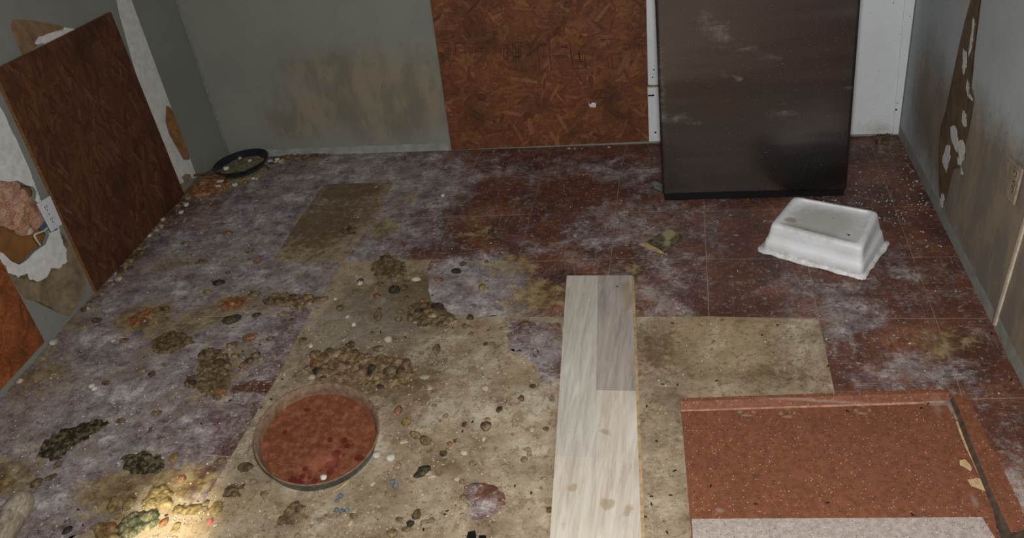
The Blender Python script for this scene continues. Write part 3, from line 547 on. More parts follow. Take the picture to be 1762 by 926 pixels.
t3 = wbox(BW, [(1536, 231), (1546, 231), (1575, 0), (1557, 0)], .0012, .014, 'trim_3', MWHITE, zt=2.0, kind='structure', label='white corner trim at the right end of the back wall')
for x, y, r in ((1566, 28, .002), (1544, 178, .002), (1542, 189, .004), (1537, 5, .002)): hole_(BW, x, y, r, .0144, t3)
# right wall: tall torn strip with plaster flecks, vertical batten, pale base band
patch(RW, [(1682, -30), (1671, 0), (1660, 40), (1652, 75), (1646, 110), (1637, 150), (1630, 185), (1620, 215), (1616, 250), (1618, 300), (1617, 335), (1621, 350), (1629, 345), (1634, 315), (1640, 290), (1652, 290), (1656, 270), (1665, 240), (1668, 215), (1674, 190), (1678, 172), (1673, 150), (1674, 110), (1680, 60), (1687, 0), (1693, -30)], 'torn_paper_patch', MPAPERR, wr)
for k, px in enumerate(([(1675, 30), (1672, 60), (1667, 95), (1669, 97), (1674, 75), (1679, 40)], [(1659, 86), (1664, 88), (1665, 110), (1660, 128), (1657, 120), (1658, 100)], [(1665, 137), (1669, 145), (1668, 160), (1676, 172), (1668, 170), (1663, 152)], [(1658, 190), (1663, 195), (1664, 215), (1660, 220), (1656, 205)],
                       [(1637, 217), (1646, 216), (1648, 235), (1651, 250), (1648, 262), (1642, 250), (1637, 235)], [(1651, 243), (1658, 240), (1662, 255), (1660, 275), (1655, 282), (1650, 262)], [(1630, 250), (1636, 252), (1636, 270), (1630, 297), (1624, 285), (1622, 275)], [(1619, 340), (1623, 333), (1626, 340), (1623, 357), (1619, 352)], [(1648, 272), (1652, 270), (1654, 284), (1650, 285)], [(1655, 290), (1658, 294), (1658, 302), (1655, 298)])):
    patch(RW, px, 'bare_plaster_patch', MPLASTER, wr, .0017, .0006, .0045, 5, k)
bt = wbox(RW, [(1707, 560), (1711, 561), (1766, 375), (1761, 375)], .0005, .006, 'trim_4', MEDGE, zt=1.2, bev=.001, kind='structure', label='thin pale upright batten on the right wall')
def band(W_, u0, u1, z1, name, mat, parent, seed):
    r = random.Random(seed); n = int(abs(u1 - u0) / .03); top = [(u0 + (u1 - u0) * i / n, z1 * (1 + .10 * noise.noise(Vector((i * .35, seed, 0))))) for i in range(n + 1)]
    v = [W_.P(u, .0, .0007) for u, _ in top] + [W_.P(u, z, .0007) for u, z in top]
    return pobj(name, v, [(i, i + 1, i + n + 2, i + n + 1) for i in range(n)], mat, parent)
band(RW, .02, 1.17, .045, 'unpainted_base_band', MGREY, wr, 2); band(RW, 1.19, 3.2, .05, 'unpainted_base_band', MGREY, wr, 3)
band(BW, .05, 1.04, .035, 'unpainted_base_band', MGREY, wbk, 5)
# caulk line in the far left corner
a_, b_ = BW.P(.004, .02, .003), BW.P(.004, 1.9, .003); cs = tube('trim_5', [a_, (a_ + b_) / 2, b_], .0025, plain('corner_caulk', (126, 126, 118), .8)); tag(cs, 'thin caulk bead in the far left corner', kind='structure')

# ------------------------------------------------------------------ freezer
fz = empty('freezer', (.16, .9, GZ), label='tall dull stainless steel freezer standing against the back wall', cat='freezer')
FZ = Matrix.Translation(-Vector((.16, .9, GZ)))
def fbox(name, x0, x1, y0, y1, z0, z1, mat, bev=.004, taper=0.0):
    v = [(x, y, z) for z in (z0, z1) for x, y in ((x0, y0), (x1 - (taper if z == z1 else 0), y0), (x1 - (taper if z == z1 else 0), y1), (x0, y1))]
    o = pobj(name, v, [(3, 2, 1, 0), (4, 5, 6, 7), (0, 1, 5, 4), (1, 2, 6, 5), (2, 3, 7, 6), (3, 0, 4, 7)], mat, fz); o.matrix_parent_inverse = FZ; return bevel(o, bev, 3)
fbox('cabinet', -.138, .458, .745, 1.12, .03, 1.62, MBLACK, .006, .02)
fbox('door_panel', -.1475, .4695, .683, .735, .026, 1.62, MSTEEL, .010, .024)
fbox('door_gasket', -.138, .458, .735, .745, .035, 1.61, MBLACK, .002, .02)
fbox('base_plinth', -.141, .463, .690, 1.11, GZ, .030, MBLACK, .004)

# ------------------------------------------------------------------ lofts
def loft(name, loops, mat, parent=None, cap=True, smooth=True):
    n = len(loops[0]); v = [p for l in loops for p in l]; f = []
    for k in range(len(loops) - 1):
        for i in range(n): f.append((k * n + i, k * n + (i + 1) % n, (k + 1) * n + (i + 1) % n, (k + 1) * n + i))
    if cap: f.append(tuple(range((len(loops) - 1) * n, len(loops) * n)))
    return fix(pobj(name, v, f, mat, parent, smooth))
def rquad(c, ins, rad, z, jit=0.0, seed=0, per=10):          # rounded quad inside four corners
    r = random.Random(seed); c = [Vector(p) for p in c]; cen = sum(c, Vector((0, 0))) / 4; out = []
    cc = []
    for i in range(4):
        a, p, b = c[i - 1], c[i], c[(i + 1) % 4]; d1 = (a - p).normalized(); d2 = (b - p).normalized(); cc.append((p + (d1 + d2) * ins, d1, d2))
    for i in range(4):
        p, d1, d2 = cc[i]; s = p + d1 * rad; e = p + d2 * rad
        for k in range(7):
            t = k / 6; out.append((s * (1 - t) ** 2 + p * 2 * t * (1 - t) + e * t * t))
        q = cc[(i + 1) % 4][0] + cc[(i + 1) % 4][1] * rad
        for k in range(1, per): out.append(e + (q - e) * k / per)
    return [Vector((p.x + r.uniform(-jit, jit), p.y + r.uniform(-jit, jit), z + (r.uniform(0, jit) if jit else 0))) for p in out]
tub = empty('dish_tub', (F(1415, 420).x, F(1415, 420).y, GZ), label='white plastic tub lying upside down in front of the freezer', cat='tub')
FL, FR, RR = (F(*p, 0).xy for p in ((1301, 434), (1487, 486), (1529, 424)))
BL = FL + (RR - FR) * 1.22; RR2 = FR + (RR - FR) * 1.1; rim = [FL, FR, RR2, BL]
hT = .112; TT = [F(*p, hT).xy for p in ((1324, 386), (1485, 428), (1513, 362), (1366, 335))]
def lerpq(t): return [rim[i] * (1 - t) + TT[i] * t for i in range(4)]
bodyloops = [rquad(rim, .000, .018, GZ, .0035, 1), rquad(rim, .001, .018, GZ + .005, .002, 1), rquad(rim, .010, .022, GZ + .006, .001, 2)]
for t, zz, ii in ((.16, .014, .008), (.30, .03, .006), (.47, .05, .005), (.5, .052, .0075), (.75, .080, .004), (.92, .100, .002), (.97, .107, .003), (1.0, .1105, .007), (1.0, .112, .012)): bodyloops.append(rquad(lerpq(t), ii, .021, zz))
for ii, zz in ((.016, .1125), (.02, .1122), (.024, .109), (.05, .1088)): bodyloops.append(rquad(TT, ii, .018, zz))
tb = loft('tub_body', bodyloops, MTUB, tub); tb.matrix_parent_inverse = Matrix.Translation(-tub.location)
sm = tb.modifiers.new('s', 'SOLIDIFY'); sm.thickness = .002; sm.offset = -1

t3v, t2v = Vector(TT[3]), Vector(TT[2]); t1v, t0v = Vector(TT[1]), Vector(TT[0]); in_ = ((t0v - t3v).normalized() + (t1v - t2v).normalized()).normalized(); al = (t2v - t3v).normalized()
rd = slab('base_ridge', [tuple(t3v + al * .035 + in_ * .016), tuple(t2v - al * .028 + in_ * .016), tuple(t2v - al * .028 + in_ * .022), tuple(t3v + al * .035 + in_ * .022)], .108, .1145, MTUB, tub); rd.matrix_parent_inverse = Matrix.Translation(-tub.location); bevel(rd, .002, 2)
# ------------------------------------------------------------------ wood plank with its printed staves
pk = empty('laminate_plank', (*F(1030, 700).xy, GZ), label='long pale wood-look laminate plank lying across the bare floor', cat='plank'); PKI = Matrix.Translation(-pk.location)
zP = .0085; A, B, C4, D4 = (975, 474), (1087, 473.5), (1103.5, 926), (946, 926)
ext = lambda p, q, t: (p[0] + (q[0] - p[0]) * t, p[1] + (q[1] - p[1]) * t)
pp = lambda x, y: tuple(F(x, y, zP).xy)
TL, TR, BR_, BL_ = pp(*A), pp(*B), pp(*C4), pp(*D4)
e3 = lambda a, b, t: (a[0] + (b[0] - a[0]) * t, a[1] + (b[1] - a[1]) * t)
mid_t = pp(1029, 474); mid_b = pp(1025, 790); midb = e3(mid_t, mid_b, 1.9); LB = e3(TL, BL_, 1.28); RB = e3(TR, BR_, 1.28)
def stave(pts, mat):
    cx = sum(p[0] for p in pts) / 4; cy = sum(p[1] for p in pts) / 4
    pts = [(p[0] + (cx - p[0]) * .0018, p[1] + (cy - p[1]) * .0018) for p in pts]
    o = slab('stave', pts, zP - .0018, zP + rnd.uniform(0, .0002), mat, pk); o.matrix_parent_inverse = PKI; return o
def online(a, b, y): t = (y - a[1]) / (b[1] - a[1]); return e3(a, b, t)
yl = pp(990, 785)[1]; yr = pp(1060, 672)[1]; ye = RB[1]; midl = lambda y: online(mid_t, mid_b, y)
stave([TL, mid_t, midl(yl), online(TL, BL_, yl)], MPW1); stave([online(TL, BL_, yl), midl(yl), midl(ye), online(TL, BL_, ye)], MPW2 if 0 else MPW3)
stave([mid_t, TR, online(TR, BR_, yr), midl(yr)], MPW2); stave([midl(yr), online(TR, BR_, yr), online(TR, BR_, ye), midl(ye)], MPW3)
o = slab('core', [TL, TR, online(TR, BR_, ye), online(TL, BL_, ye)], GZ, zP - .0018, MTAN, pk); o.matrix_parent_inverse = PKI
o = slab('tongue', [(TR[0] - .001, TR[1] - .002), (TR[0] + .007, TR[1] - .002), (online(TR, BR_, ye)[0] + .008, ye), (online(TR, BR_, ye)[0] - .001, ye)], GZ + .001, zP - .003, MTAN, pk); o.matrix_parent_inverse = PKI

# ------------------------------------------------------------------ terracotta countertop sheet
ct = empty('countertop', (*F(1400, 800).xy, GZ), label='terracotta speckled countertop piece with raised edges lying bottom right', cat='countertop'); CTI = Matrix.Translation(-ct.location)
def cpart(o): o.matrix_parent_inverse = CTI; return o
zc = .010; q = lambda x, y, z=zc: tuple(F(x, y, z).xy)
cA, cB = q(1172, 706), q(1630, 691); cR = [q(1646, 691), q(1664, 750), q(1682, 815), q(1706, 868), q(1714, 900), q(1716, 960)]
cpart(slab('slab', [cA, cB] + cR + [q(1197, 1000), q(1184, 850)], GZ, zc, MTERRA, ct))
# back lip: sloping face up to a ridge
a0, b0 = F(1171, 707, zc), F(1632, 692, zc); a1, b1 = F(1170.5, 691, .022), F(1634, 675, .022)
lipv = [a0, b0, b1, a1, a1 + Vector((0, .012, 0)), b1 + Vector((0, .012, 0)), Vector((b1.x, b1.y + .012, GZ)), Vector((a1.x, a1.y + .012, GZ)), Vector((a0.x, a0.y, GZ)), Vector((b0.x, b0.y, GZ))]
cpart(fix(pobj('back_lip', lipv, [(0, 1, 2, 3), (3, 2, 5, 4), (4, 5, 6, 7), (7, 6, 9, 8), (8, 9, 1, 0), (0, 3, 4, 7, 8), (1, 9, 6, 5, 2)], MTERRA, ct)))
cl_ = cpart(fix(pobj('caulk_line', [F(1172, 708.5, zc + .001), F(1628, 694, zc + .001), F(1628, 690, zc + .004), F(1172, 705.5, zc + .004)], [(0, 1, 2, 3)], plain('dusty_caulk', (160, 118, 98), .8), ct)))
MCK = plain('grey_caulk', (136, 118, 104), .8)
cpart(slab('caulk_line', [q(1580, 692, .013), q(1628, 684, .013), q(1638, 684, .013), q(1640, 696, .013), q(1600, 696, .013)], zc, zc + .0025, MCK, ct))
cpart(slab('caulk_line', [q(1626, 690, .013), q(1641, 688, .013), q(1652, 722, .013), q(1644, 722, .013)], zc, zc + .0022, MCK, ct))
# right flange: raised strip, broken particle-board side facing left
zf = .024
L0 = [F(1640, 682, zf), F(1650, 705, zf), F(1673, 765, zf), F(1700, 830, zf), F(1722, 880, zf), F(1740, 917, zf)]
R0 = [F(1664, 681, zf), F(1676, 706, zf), F(1706, 770, zf), F(1735, 826, zf), F(1756, 870, zf), F(1765, 911, zf)]
n_ = len(L0); fl = [*L0, *R0, *[Vector((p.x - .004, p.y, GZ)) for p in L0], *[Vector((p.x + .006, p.y, GZ)) for p in R0]]
fv = [(i, i + n_, i + n_ + 1, i + 1) for i in range(n_ - 1)]
cpart(fix(pobj('side_flange', fl, fv + [(i + n_, i + 3 * n_, i + 3 * n_ + 1, i + n_ + 1) for i in range(n_ - 1)], MTERRA, ct)))
sidev = [*L0, *[Vector((p.x - .012, p.y - .003, GZ)) for p in L0], *R0[-1:], Vector((R0[-1].x + .004, R0[-1].y, GZ)), R0[0], Vector((R0[0].x, R0[0].y, GZ))]
cpart(fix(pobj('broken_edge', sidev, [(i, i + 1, i + n_ + 1, i + n_) for i in range(n_ - 1)] + [(n_ - 1, 2 * n_, 2 * n_ + 1, 2 * n_ - 1), (0, n_, 2 * n_ + 3, 2 * n_ + 2)], MCHIP, ct)))
for k, px in enumerate(([(1651, 792), (1660, 790), (1668, 798), (1673, 808), (1668, 811), (1660, 804), (1652, 800)], [(1666, 826), (1680, 822), (1692, 826), (1700, 838), (1699, 846), (1688, 842), (1672, 836)], [(1644, 726), (1648, 724), (1668, 770), (1690, 815), (1712, 866), (1709, 868), (1686, 822), (1660, 765)])):
    cpart(slab('glue_patch', jag([q(*p, zc + .001) for p in px], .0015, 2, k), zc, zc + .0008, MGLUE, ct))
sh = slab('speckled_sheet', [q(1190, 893, .014), q(1690, 890, .014), q(1712, 926, .014), q(1716, 990, .014), q(1196, 990, .014)], zc + .0005, .014, MGSPECK); tag(sh, 'pale grey speckled laminate strip lying over the near edge of the terracotta countertop', 'laminate sheet')

# ------------------------------------------------------------------ round metal pan
PANC = (-.973, -.574, .067); PANT = (.142, -.159)
def frame(c, tx, ty):
    n = Vector((tx, ty, 1)).normalized(); u = Vector((0, 1, 0)).cross(n).normalized(); v = n.cross(u); return Matrix((( u.x, v.x, n.x, c[0]), (u.y, v.y, n.y, c[1]), (u.z, v.z, n.z, c[2]), (0, 0, 0, 1)))
def lathe(name, prof, mat, parent=None, seg=96, jit=0):
    v = [(r * math.cos(2 * math.pi * i / seg), r * math.sin(2 * math.pi * i / seg), z + (jit * noise.noise(Vector((math.cos(2 * math.pi * i / seg) * 3, math.sin(2 * math.pi * i / seg) * 3, z * 40))) if jit else 0)) for r, z in prof for i in range(seg)]
    f = [(k * seg + i, k * seg + (i + 1) % seg, (k + 1) * seg + (i + 1) % seg, (k + 1) * seg + i) for k in range(len(prof) - 1) for i in range(seg)]
    return pobj(name, v, f, mat, parent, True)
rp = empty('round_pan', label='round galvanised pan of rust-red slop on the bare floor', cat='pan'); rp.matrix_world = frame((PANC), PANT[0], PANT[1])
lathe('pan_wall', [(.0005, -.042), (.136, -.042), (.143, -.040), (.1535, 0), (.1545, .0015), (.157, .0018), (.1585, 0), (.157, -.003), (.1555, -.004), (.146, -.044), (.138, -.046), (.0005, -.046)], MGALV, rp)
lathe('crust', [(.1440, -.036), (.1490, -.018), (.1536, .0008), (.1555, .0026), (.1585, .0022), (.1588, .0010), (.1570, .0020), (.1530, .0004), (.1480, -.018), (.1430, -.036)], MPANIN, rp)
v = [(0, 0, -.029)]; seg = 90; rings = 16
for k in range(1, rings + 1):
    for i in range(seg):
        t = 2 * math.pi * i / seg; r = .1462 * k / rings; x, y = r * math.cos(t), r * math.sin(t)
        v.append((x, y, -.029 + .0028 * noise.noise(Vector((x * 28, y * 28, 3))) + .0012 * noise.noise(Vector((x * 90, y * 90, 8)))))
f = [(0, 1 + i, 1 + (i + 1) % seg) for i in range(seg)] + [(1 + (k - 1) * seg + i, 1 + k * seg + i, 1 + k * seg + (i + 1) % seg, 1 + (k - 1) * seg + (i + 1) % seg) for k in range(1, rings) for i in range(seg)]
sp_ = pobj('slop', v, f, MSLOP, rp, True); sp_['label'] = 'rust-red dried slop'

# ------------------------------------------------------------------ black pan in the corner
bp = empty('frying_pan', label='black shallow pan of silt lying in the far left corner', cat='pan'); bp.matrix_world = frame((-1.950, 1.030, .060), -.051, .010)
lathe('pan_body', [(.0005, -.034), (.070, -.034), (.088, -.030), (.108, -.012), (.118, 0), (.120, .001), (.1215, -.001), (.110, -.016), (.092, -.036), (.076, -.040), (.0005, -.040)], MPANBLK, bp)
v = [(0, 0, -.014)] + [(.096 * k / 8 * math.cos(2 * math.pi * i / 40), .096 * k / 8 * math.sin(2 * math.pi * i / 40), -.020 - .004 * (k / 8) ** 2 + .006 * noise.noise(Vector((k * 1.1 * math.cos(i * .157), k * 1.1 * math.sin(i * .157), 0)))) for k in range(1, 9) for i in range(40)]
pobj('silt', v, [(0, 1 + i, 1 + (i + 1) % 40) for i in range(40)] + [(1 + (k - 1) * 40 + i, 1 + k * 40 + i, 1 + k * 40 + (i + 1) % 40, 1 + (k - 1) * 40 + (i + 1) % 40) for k in range(1, 8) for i in range(40)], MSILT, bp, True)
h_ = tube('handle', [bp.matrix_world.inverted() @ p for p in (F(384, 292, .055), F(366, 298, .04), F(345, 300, .028), F(330, 303, .018), F(318, 308, .012))], .0055, plain('brown_handle', (96, 74, 52), .6), bp)
heap = link('debris', blob_mesh(3, 3, .3, 1.8, -.2), MSILT); heap.location = (-1.95, 1.035, .001); heap.scale = (.10, .085, .022); tag(heap, 'low mound of dirt under the black pan in the corner', 'dirt')

# ------------------------------------------------------------------ wooden club end, card, shards
cb = empty('wooden_club', label='rounded end of a pale worn wooden club at the bottom left corner', cat='club')
end = F(38, 862, .034); dirv = (F(-30, 965, .034) - F(28, 872, .034)).normalized(); z_ = dirv; x_ = z_.cross(Vector((0, 0, 1))).normalized(); y_ = z_.cross(x_)
cb.matrix_world = Matrix(((x_.x, y_.x, z_.x, end.x), (x_.y, y_.y, z_.y, end.y), (x_.z, y_.z, z_.z, end.z - .0005), (0, 0, 0, 1)))
lathe('club_body', [(.0005, -.024), (.012, -.022), (.022, -.015), (.029, -.003), (.032, .012), (.0325, .03), (.032, .05), (.031, .052), (.0325, .055), (.031, .2), (.026, .38), (.017, .6), (.0165, .72), (.022, .735), (.02, .75), (.0005, .75)], MCLUB, cb, 48)
cdm = M('mouldy_card'); _b = cdm.blobs([fb(1151, 404, 17, 12, 1.4), fb(1148, 420, 12, 10, .9)], cdm.warp(.01, 50)); cdm = cdm.done(cdm.mix(cdm.step(cdm.math('ADD', _b, cdm.math('MULTIPLY', cdm.math('SUBTRACT', cdm.noise(90, 6, .8), .5), 1.0)), .2, .7), cdm.ramp(cdm.noise(80, 9, .8), [(.42, (48, 43, 30)), (.57, (112, 104, 76))]), (150, 140, 108)), .7)
card = slab('card', jag(P_([(1152, 393), (1176, 405), (1143, 434), (1111, 416)], .004), .0015, 3, 2), GZ, .0042, cdm); tag(card, 'small mouldy olive card lying on the tiles between plank and freezer', 'card')
cs2 = slab('card_scrap', jag(P_([(1100, 420), (1112, 417), (1143, 434), (1142, 437), (1118, 430)], .002), .001, 2, 3), GZ, .0026, MTAN); tag(cs2, 'torn tan paper edge beside the mouldy olive card', 'paper')
fl_ = slab('wallpaper_flake', jag(P_([(1120, 316), (1126, 312), (1139, 318), (1140, 328), (1126, 323)], .004), .001, 2, 3), GZ, .006, plain('grey_flake', (120, 124, 116), .8)); tag(fl_, 'curled grey flake of paint beside the foot of the freezer', 'paint flake')
for k, px in enumerate(([(806, 916), (818, 914), (820, 930), (808, 932), (803, 925)], [(824, 922), (836, 922), (838, 932), (824, 933)])):
    o = slab('plastic_shard', P_(px, .006), GZ - .001, .008, plain('black_plastic', (20, 20, 22), .4)); tag(o, ['larger angular black plastic shard at the bottom edge beside the plank', 'smaller black plastic shard nearest the plank at the bottom edge'][k], 'shard')
ms_ = tube('matchstick', [F(572, 848, .004), F(585, 840, .004), F(601, 828, .004)], .0022, MGLUE); tag(ms_, 'thin pale wooden stick lying against the round metal pan', 'stick')

# ------------------------------------------------------------------ crusts (low mouldy mats)
def crust(px, code, h, name, label, seed, cat='crust', dens=.0045):
    poly = ccw(P_(px)); xs = [p[0] for p in poly]; ys = [p[1] for p in poly]
    def inside(x, y):
        c = False
        for i in range(len(poly)):
            (x0, y0), (x1, y1) = poly[i - 1], poly[i]
            if (y0 > y) != (y1 > y) and x < (x1 - x0) * (y - y0) / (y1 - y0) + x0: c = not c
        return c
    nx = int((max(xs) - min(xs)) / dens) + 2; ny = int((max(ys) - min(ys)) / dens) + 2; vi = {}; vs_ = []; fs = []
    def edge(x, y): return min(((Vector((x, y)) - (lambda a, b, t: a + (b - a) * max(0, min(1, t)))(Vector(poly[i - 1]), Vector(poly[i]), (Vector((x, y)) - Vector(poly[i - 1])).dot(Vector(poly[i]) - Vector(poly[i - 1])) / max(1e-9, (Vector(poly[i]) - Vector(poly[i - 1])).length_squared))).length for i in range(len(poly))))
    for a in range(nx + 1):
        for b in range(ny + 1):
            x = min(xs) + a * dens; y = min(ys) + b * dens; jx = x + .0025 * noise.noise(Vector((x * 90, y * 90, seed))); jy = y + .0025 * noise.noise(Vector((x * 90, y * 90, seed + 9)))
            d = edge(x, y) * (1 if inside(x, y) else -1); fz_ = noise.noise(Vector((x * 55, y * 55, seed))); fz2 = noise.noise(Vector((x * 150, y * 150, seed)))
            z = min(1, (d + .013 * fz_ + .006 * fz2 + .001) / .010) * h * (.55 + .6 * fz_ + .5 * fz2); vi[(a, b)] = len(vs_); vs_.append((jx, jy, GZ + max(-.0035, z)))
    for a in range(nx):
        for b in range(ny):
            ids = [vi[(a, b)], vi[(a + 1, b)], vi[(a + 1, b + 1)], vi[(a, b + 1)]]
            if max(vs_[i][2] for i in ids) > GZ: fs.append(tuple(ids))
    o = pobj(name, vs_, fs, LC_[code], None, True); o['label'] = label; o['category'] = cat; return o
crust([(167, 721), (187, 730), (150, 755), (116, 776), (100, 795), (67, 787), (76, 760), (106, 741), (135, 733)], 'm', .006, 'mould_crust', 'black-olive mould crust on purple tiles at the lower left', 1)
crust([(212, 785), (250, 776), (275, 785), (283, 800), (280, 815), (240, 818), (212, 808)], 'm', .006, 'mould_crust', 'dark blotched crust left of the round pan by the torch light', 2)
crust([(345, 612), (365, 600), (392, 608), (398, 640), (395, 668), (375, 690), (350, 676), (322, 668), (316, 655), (340, 645)], 'b', .014, 'dung_crust', 'large brown dung mat on purple tiles left above the round pan', 3)
crust([(262, 588), (290, 570), (320, 575), (335, 590), (310, 600), (290, 610), (262, 606)], 'b', .008, 'dung_crust', 'olive-brown dung mat halfway up the tiles towards the left boards', 4)
crust([(216, 552), (236, 538), (262, 530), (268, 540), (245, 555), (226, 565)], 'r', .004, 'dung_crust', 'thin rust-ochre smear on tiles near the foot of the left board', 5)
crust([(458, 520), (470, 508), (496, 506), (515, 508), (545, 510), (548, 520), (520, 528), (500, 530), (470, 528)], 'b', .010, 'dung_crust', 'long brown dung ridge below the bare two-tile patch', 6)
crust([(378, 520), (398, 512), (420, 512), (425, 522), (405, 532), (385, 535)], 'r', .006, 'dung_crust', 'orange-tan dung mat left of the long brown ridge', 7)
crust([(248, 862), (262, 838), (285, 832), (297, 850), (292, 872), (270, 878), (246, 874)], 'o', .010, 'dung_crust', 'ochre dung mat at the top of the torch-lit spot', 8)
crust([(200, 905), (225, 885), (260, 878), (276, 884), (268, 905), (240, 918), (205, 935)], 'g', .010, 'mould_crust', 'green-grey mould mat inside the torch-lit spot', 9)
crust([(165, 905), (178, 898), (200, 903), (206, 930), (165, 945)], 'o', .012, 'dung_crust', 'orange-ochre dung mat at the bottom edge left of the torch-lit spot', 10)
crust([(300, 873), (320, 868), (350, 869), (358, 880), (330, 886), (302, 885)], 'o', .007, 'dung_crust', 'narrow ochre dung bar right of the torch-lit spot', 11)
crust([(535, 620), (560, 604), (600, 600), (640, 612), (690, 618), (712, 640), (700, 662), (660, 668), (600, 655), (560, 655), (535, 645)], 'b', .006, 'dung_crust', 'brown dung mat spreading above the round pan', 12)
crust([(700, 540), (715, 522), (740, 522), (770, 535), (785, 550), (760, 562), (725, 562), (705, 552)], 'b', .008, 'dung_crust', 'brown dung mat on bare floor below the pale torn tile', 13)
crust([(640, 455), (668, 440), (690, 450), (700, 470), (672, 480), (645, 472)], 'b', .0035, 'dung_crust', 'dark brown smear at the top of the bare floor', 14)
crust([(330, 322), (350, 308), (385, 304), (402, 308), (380, 330), (340, 340), (325, 338)], 'r', .012, 'fallen_insulation', 'dirty pinkish-brown fallen insulation below the black pan', 15, 'debris')
crust([(480, 268), (510, 262), (560, 262), (570, 268), (540, 274), (500, 276)], 'b', .010, 'dirt_ridge', 'brown dirt ridge along the back wall right of the black pan', 16, 'dirt')
crust([(1500, 238), (1515, 231), (1532, 234), (1530, 246), (1508, 248)], 'd', .014, 'dirt_heap', 'dark dirt heap in the corner right of the freezer', 17, 'dirt')
crust([(390, 840), (404, 832), (414, 838), (412, 852), (396, 856), (386, 850)], 'd', .008, 'mould_crust', 'dark crumbly crust between the torch-lit spot and the round pan', 18)
crust([(585, 395), (600, 390), (612, 392), (610, 402), (592, 404)], 'd', .006, 'mould_crust', 'dark crust at the right side of the bare two-tile patch', 19)
crust([(480, 892), (505, 868), (522, 868), (524, 876), (505, 898), (484, 905)], 'b', .007, 'dung_crust', 'olive dung streak below the round pan at the bottom edge', 20)

# ------------------------------------------------------------------ lumps, one object each
LM = {}
def lump(x, y, wpx, hpx, code, name, label, cat, group, rot=None, z=GZ, flat=1.0):
    key = (code, rnd.randrange(5))
    if key not in LM: me = blob_mesh(rnd.random() * 40, 2, .38, 1.5, -.35); me.materials.append(LC_[code]); LM[key] = me
    c = F(x, y, z); s = (c - CAM).length / FPX; rx = wpx * s / 2; ry = max(hpx * s / 2 * 1.25, rx * .5); rz = min(rx, ry) * .75 * flat
    o = D.objects.new(name, LM[key]); C.objects.link(o); o.location = (c.x, c.y, z + rz * .22); o.scale = (rx, ry, rz); o.rotation_euler = (0, 0, math.radians(rot) if rot is not None else rnd.uniform(-.35, .35))
    return tag(o, label, cat, group)
def many(lst, name, cat, group, label, flat=1.0):
    for e in lst: lump(*e[:5], name, e[6] if len(e) > 6 else label, cat, group if len(e) < 7 else group, e[5] if len(e) > 5 else None, flat=flat)
many([(543, 612, 19, 18, 'b'), (543, 627, 22, 12, 'r'), (547, 639, 16, 13, 'k'), (603, 594, 18, 12, 'd'), (578, 612, 17, 12, 't'), (584, 629, 26, 13, 'b'), (563, 616, 11, 13, 'd'), (622, 618, 15, 21, 'b', 20), (625, 636, 13, 12, 'd'), (639, 638, 14, 26, 'k'),
      (653, 601, 20, 12, 'b'), (657, 618, 24, 14, 'b'), (672, 640, 26, 18, 'b'), (690, 640, 14, 22, 'd'), (700, 625, 14, 18, 'b'), (673, 656, 14, 7, 't'), (577, 651, 18, 12, 'b'), (595, 651, 14, 9, 't'), (611, 649, 13, 9, 't'), (556, 652, 12, 10, 'd'), (537, 651, 13, 10, 'c'), (612, 605, 10, 8, 'd'), (600, 632, 12, 9, 't'), (648, 652, 16, 9, 'b'), (715, 636, 12, 9, 't'), (529, 634, 12, 9, 'b'), (566, 603, 12, 9, 'b'), (531, 613, 10, 8, 't')],
     'dropping', 'dropping', 'droppings heaped above the round pan', 'dried dropping in the heap just above the round pan', .9)
many([(663, 446, 22, 12, 'd'), (670, 467, 24, 9, 'd'), (657, 491, 12, 7, 'b'), (679, 500, 22, 14, 'k', -25), (696, 496, 13, 13, 'd'), (690, 516, 12, 7, 'b'), (648, 510, 12, 8, 'r'), (651, 545, 14, 18, 'b'), (652, 534, 8, 10, 'b'), (686, 550, 13, 10, 'b'), (688, 536, 15, 8, 'b'), (708, 531, 13, 10, 'd'), (722, 538, 18, 12, 'k'), (734, 537, 14, 11, 'd'), (745, 545, 18, 10, 't'), (726, 519, 12, 8, 'r'), (716, 482, 18, 9, 'c'), (738, 552, 14, 9, 'b'), (760, 546, 14, 9, 'b'), (775, 549, 11, 9, 'b'), (620, 484, 12, 9, 'd'), (715, 555, 11, 7, 't'), (700, 512, 9, 6, 'd')],
     'dropping', 'dropping', 'droppings on the bare floor above the heap', 'brown dropping on bare floor between bare patch and pan heap')
many([(752, 529, 24, 13, 'k', -10), (785, 468, 18, 10, 'k'), (797, 455, 14, 9, 'd'), (829, 496, 13, 13, 'o'), (855, 519, 11, 8, 't'), (809, 547, 13, 11, 'd'), (800, 562, 11, 12, 'b'), (755, 482, 20, 8, 'r'), (837, 451, 8, 6, 'b'), (768, 556, 12, 9, 't')],
     'dropping', 'dropping', 'droppings around the pale torn tile', 'dropping on or beside the pale torn tile left of the plank')
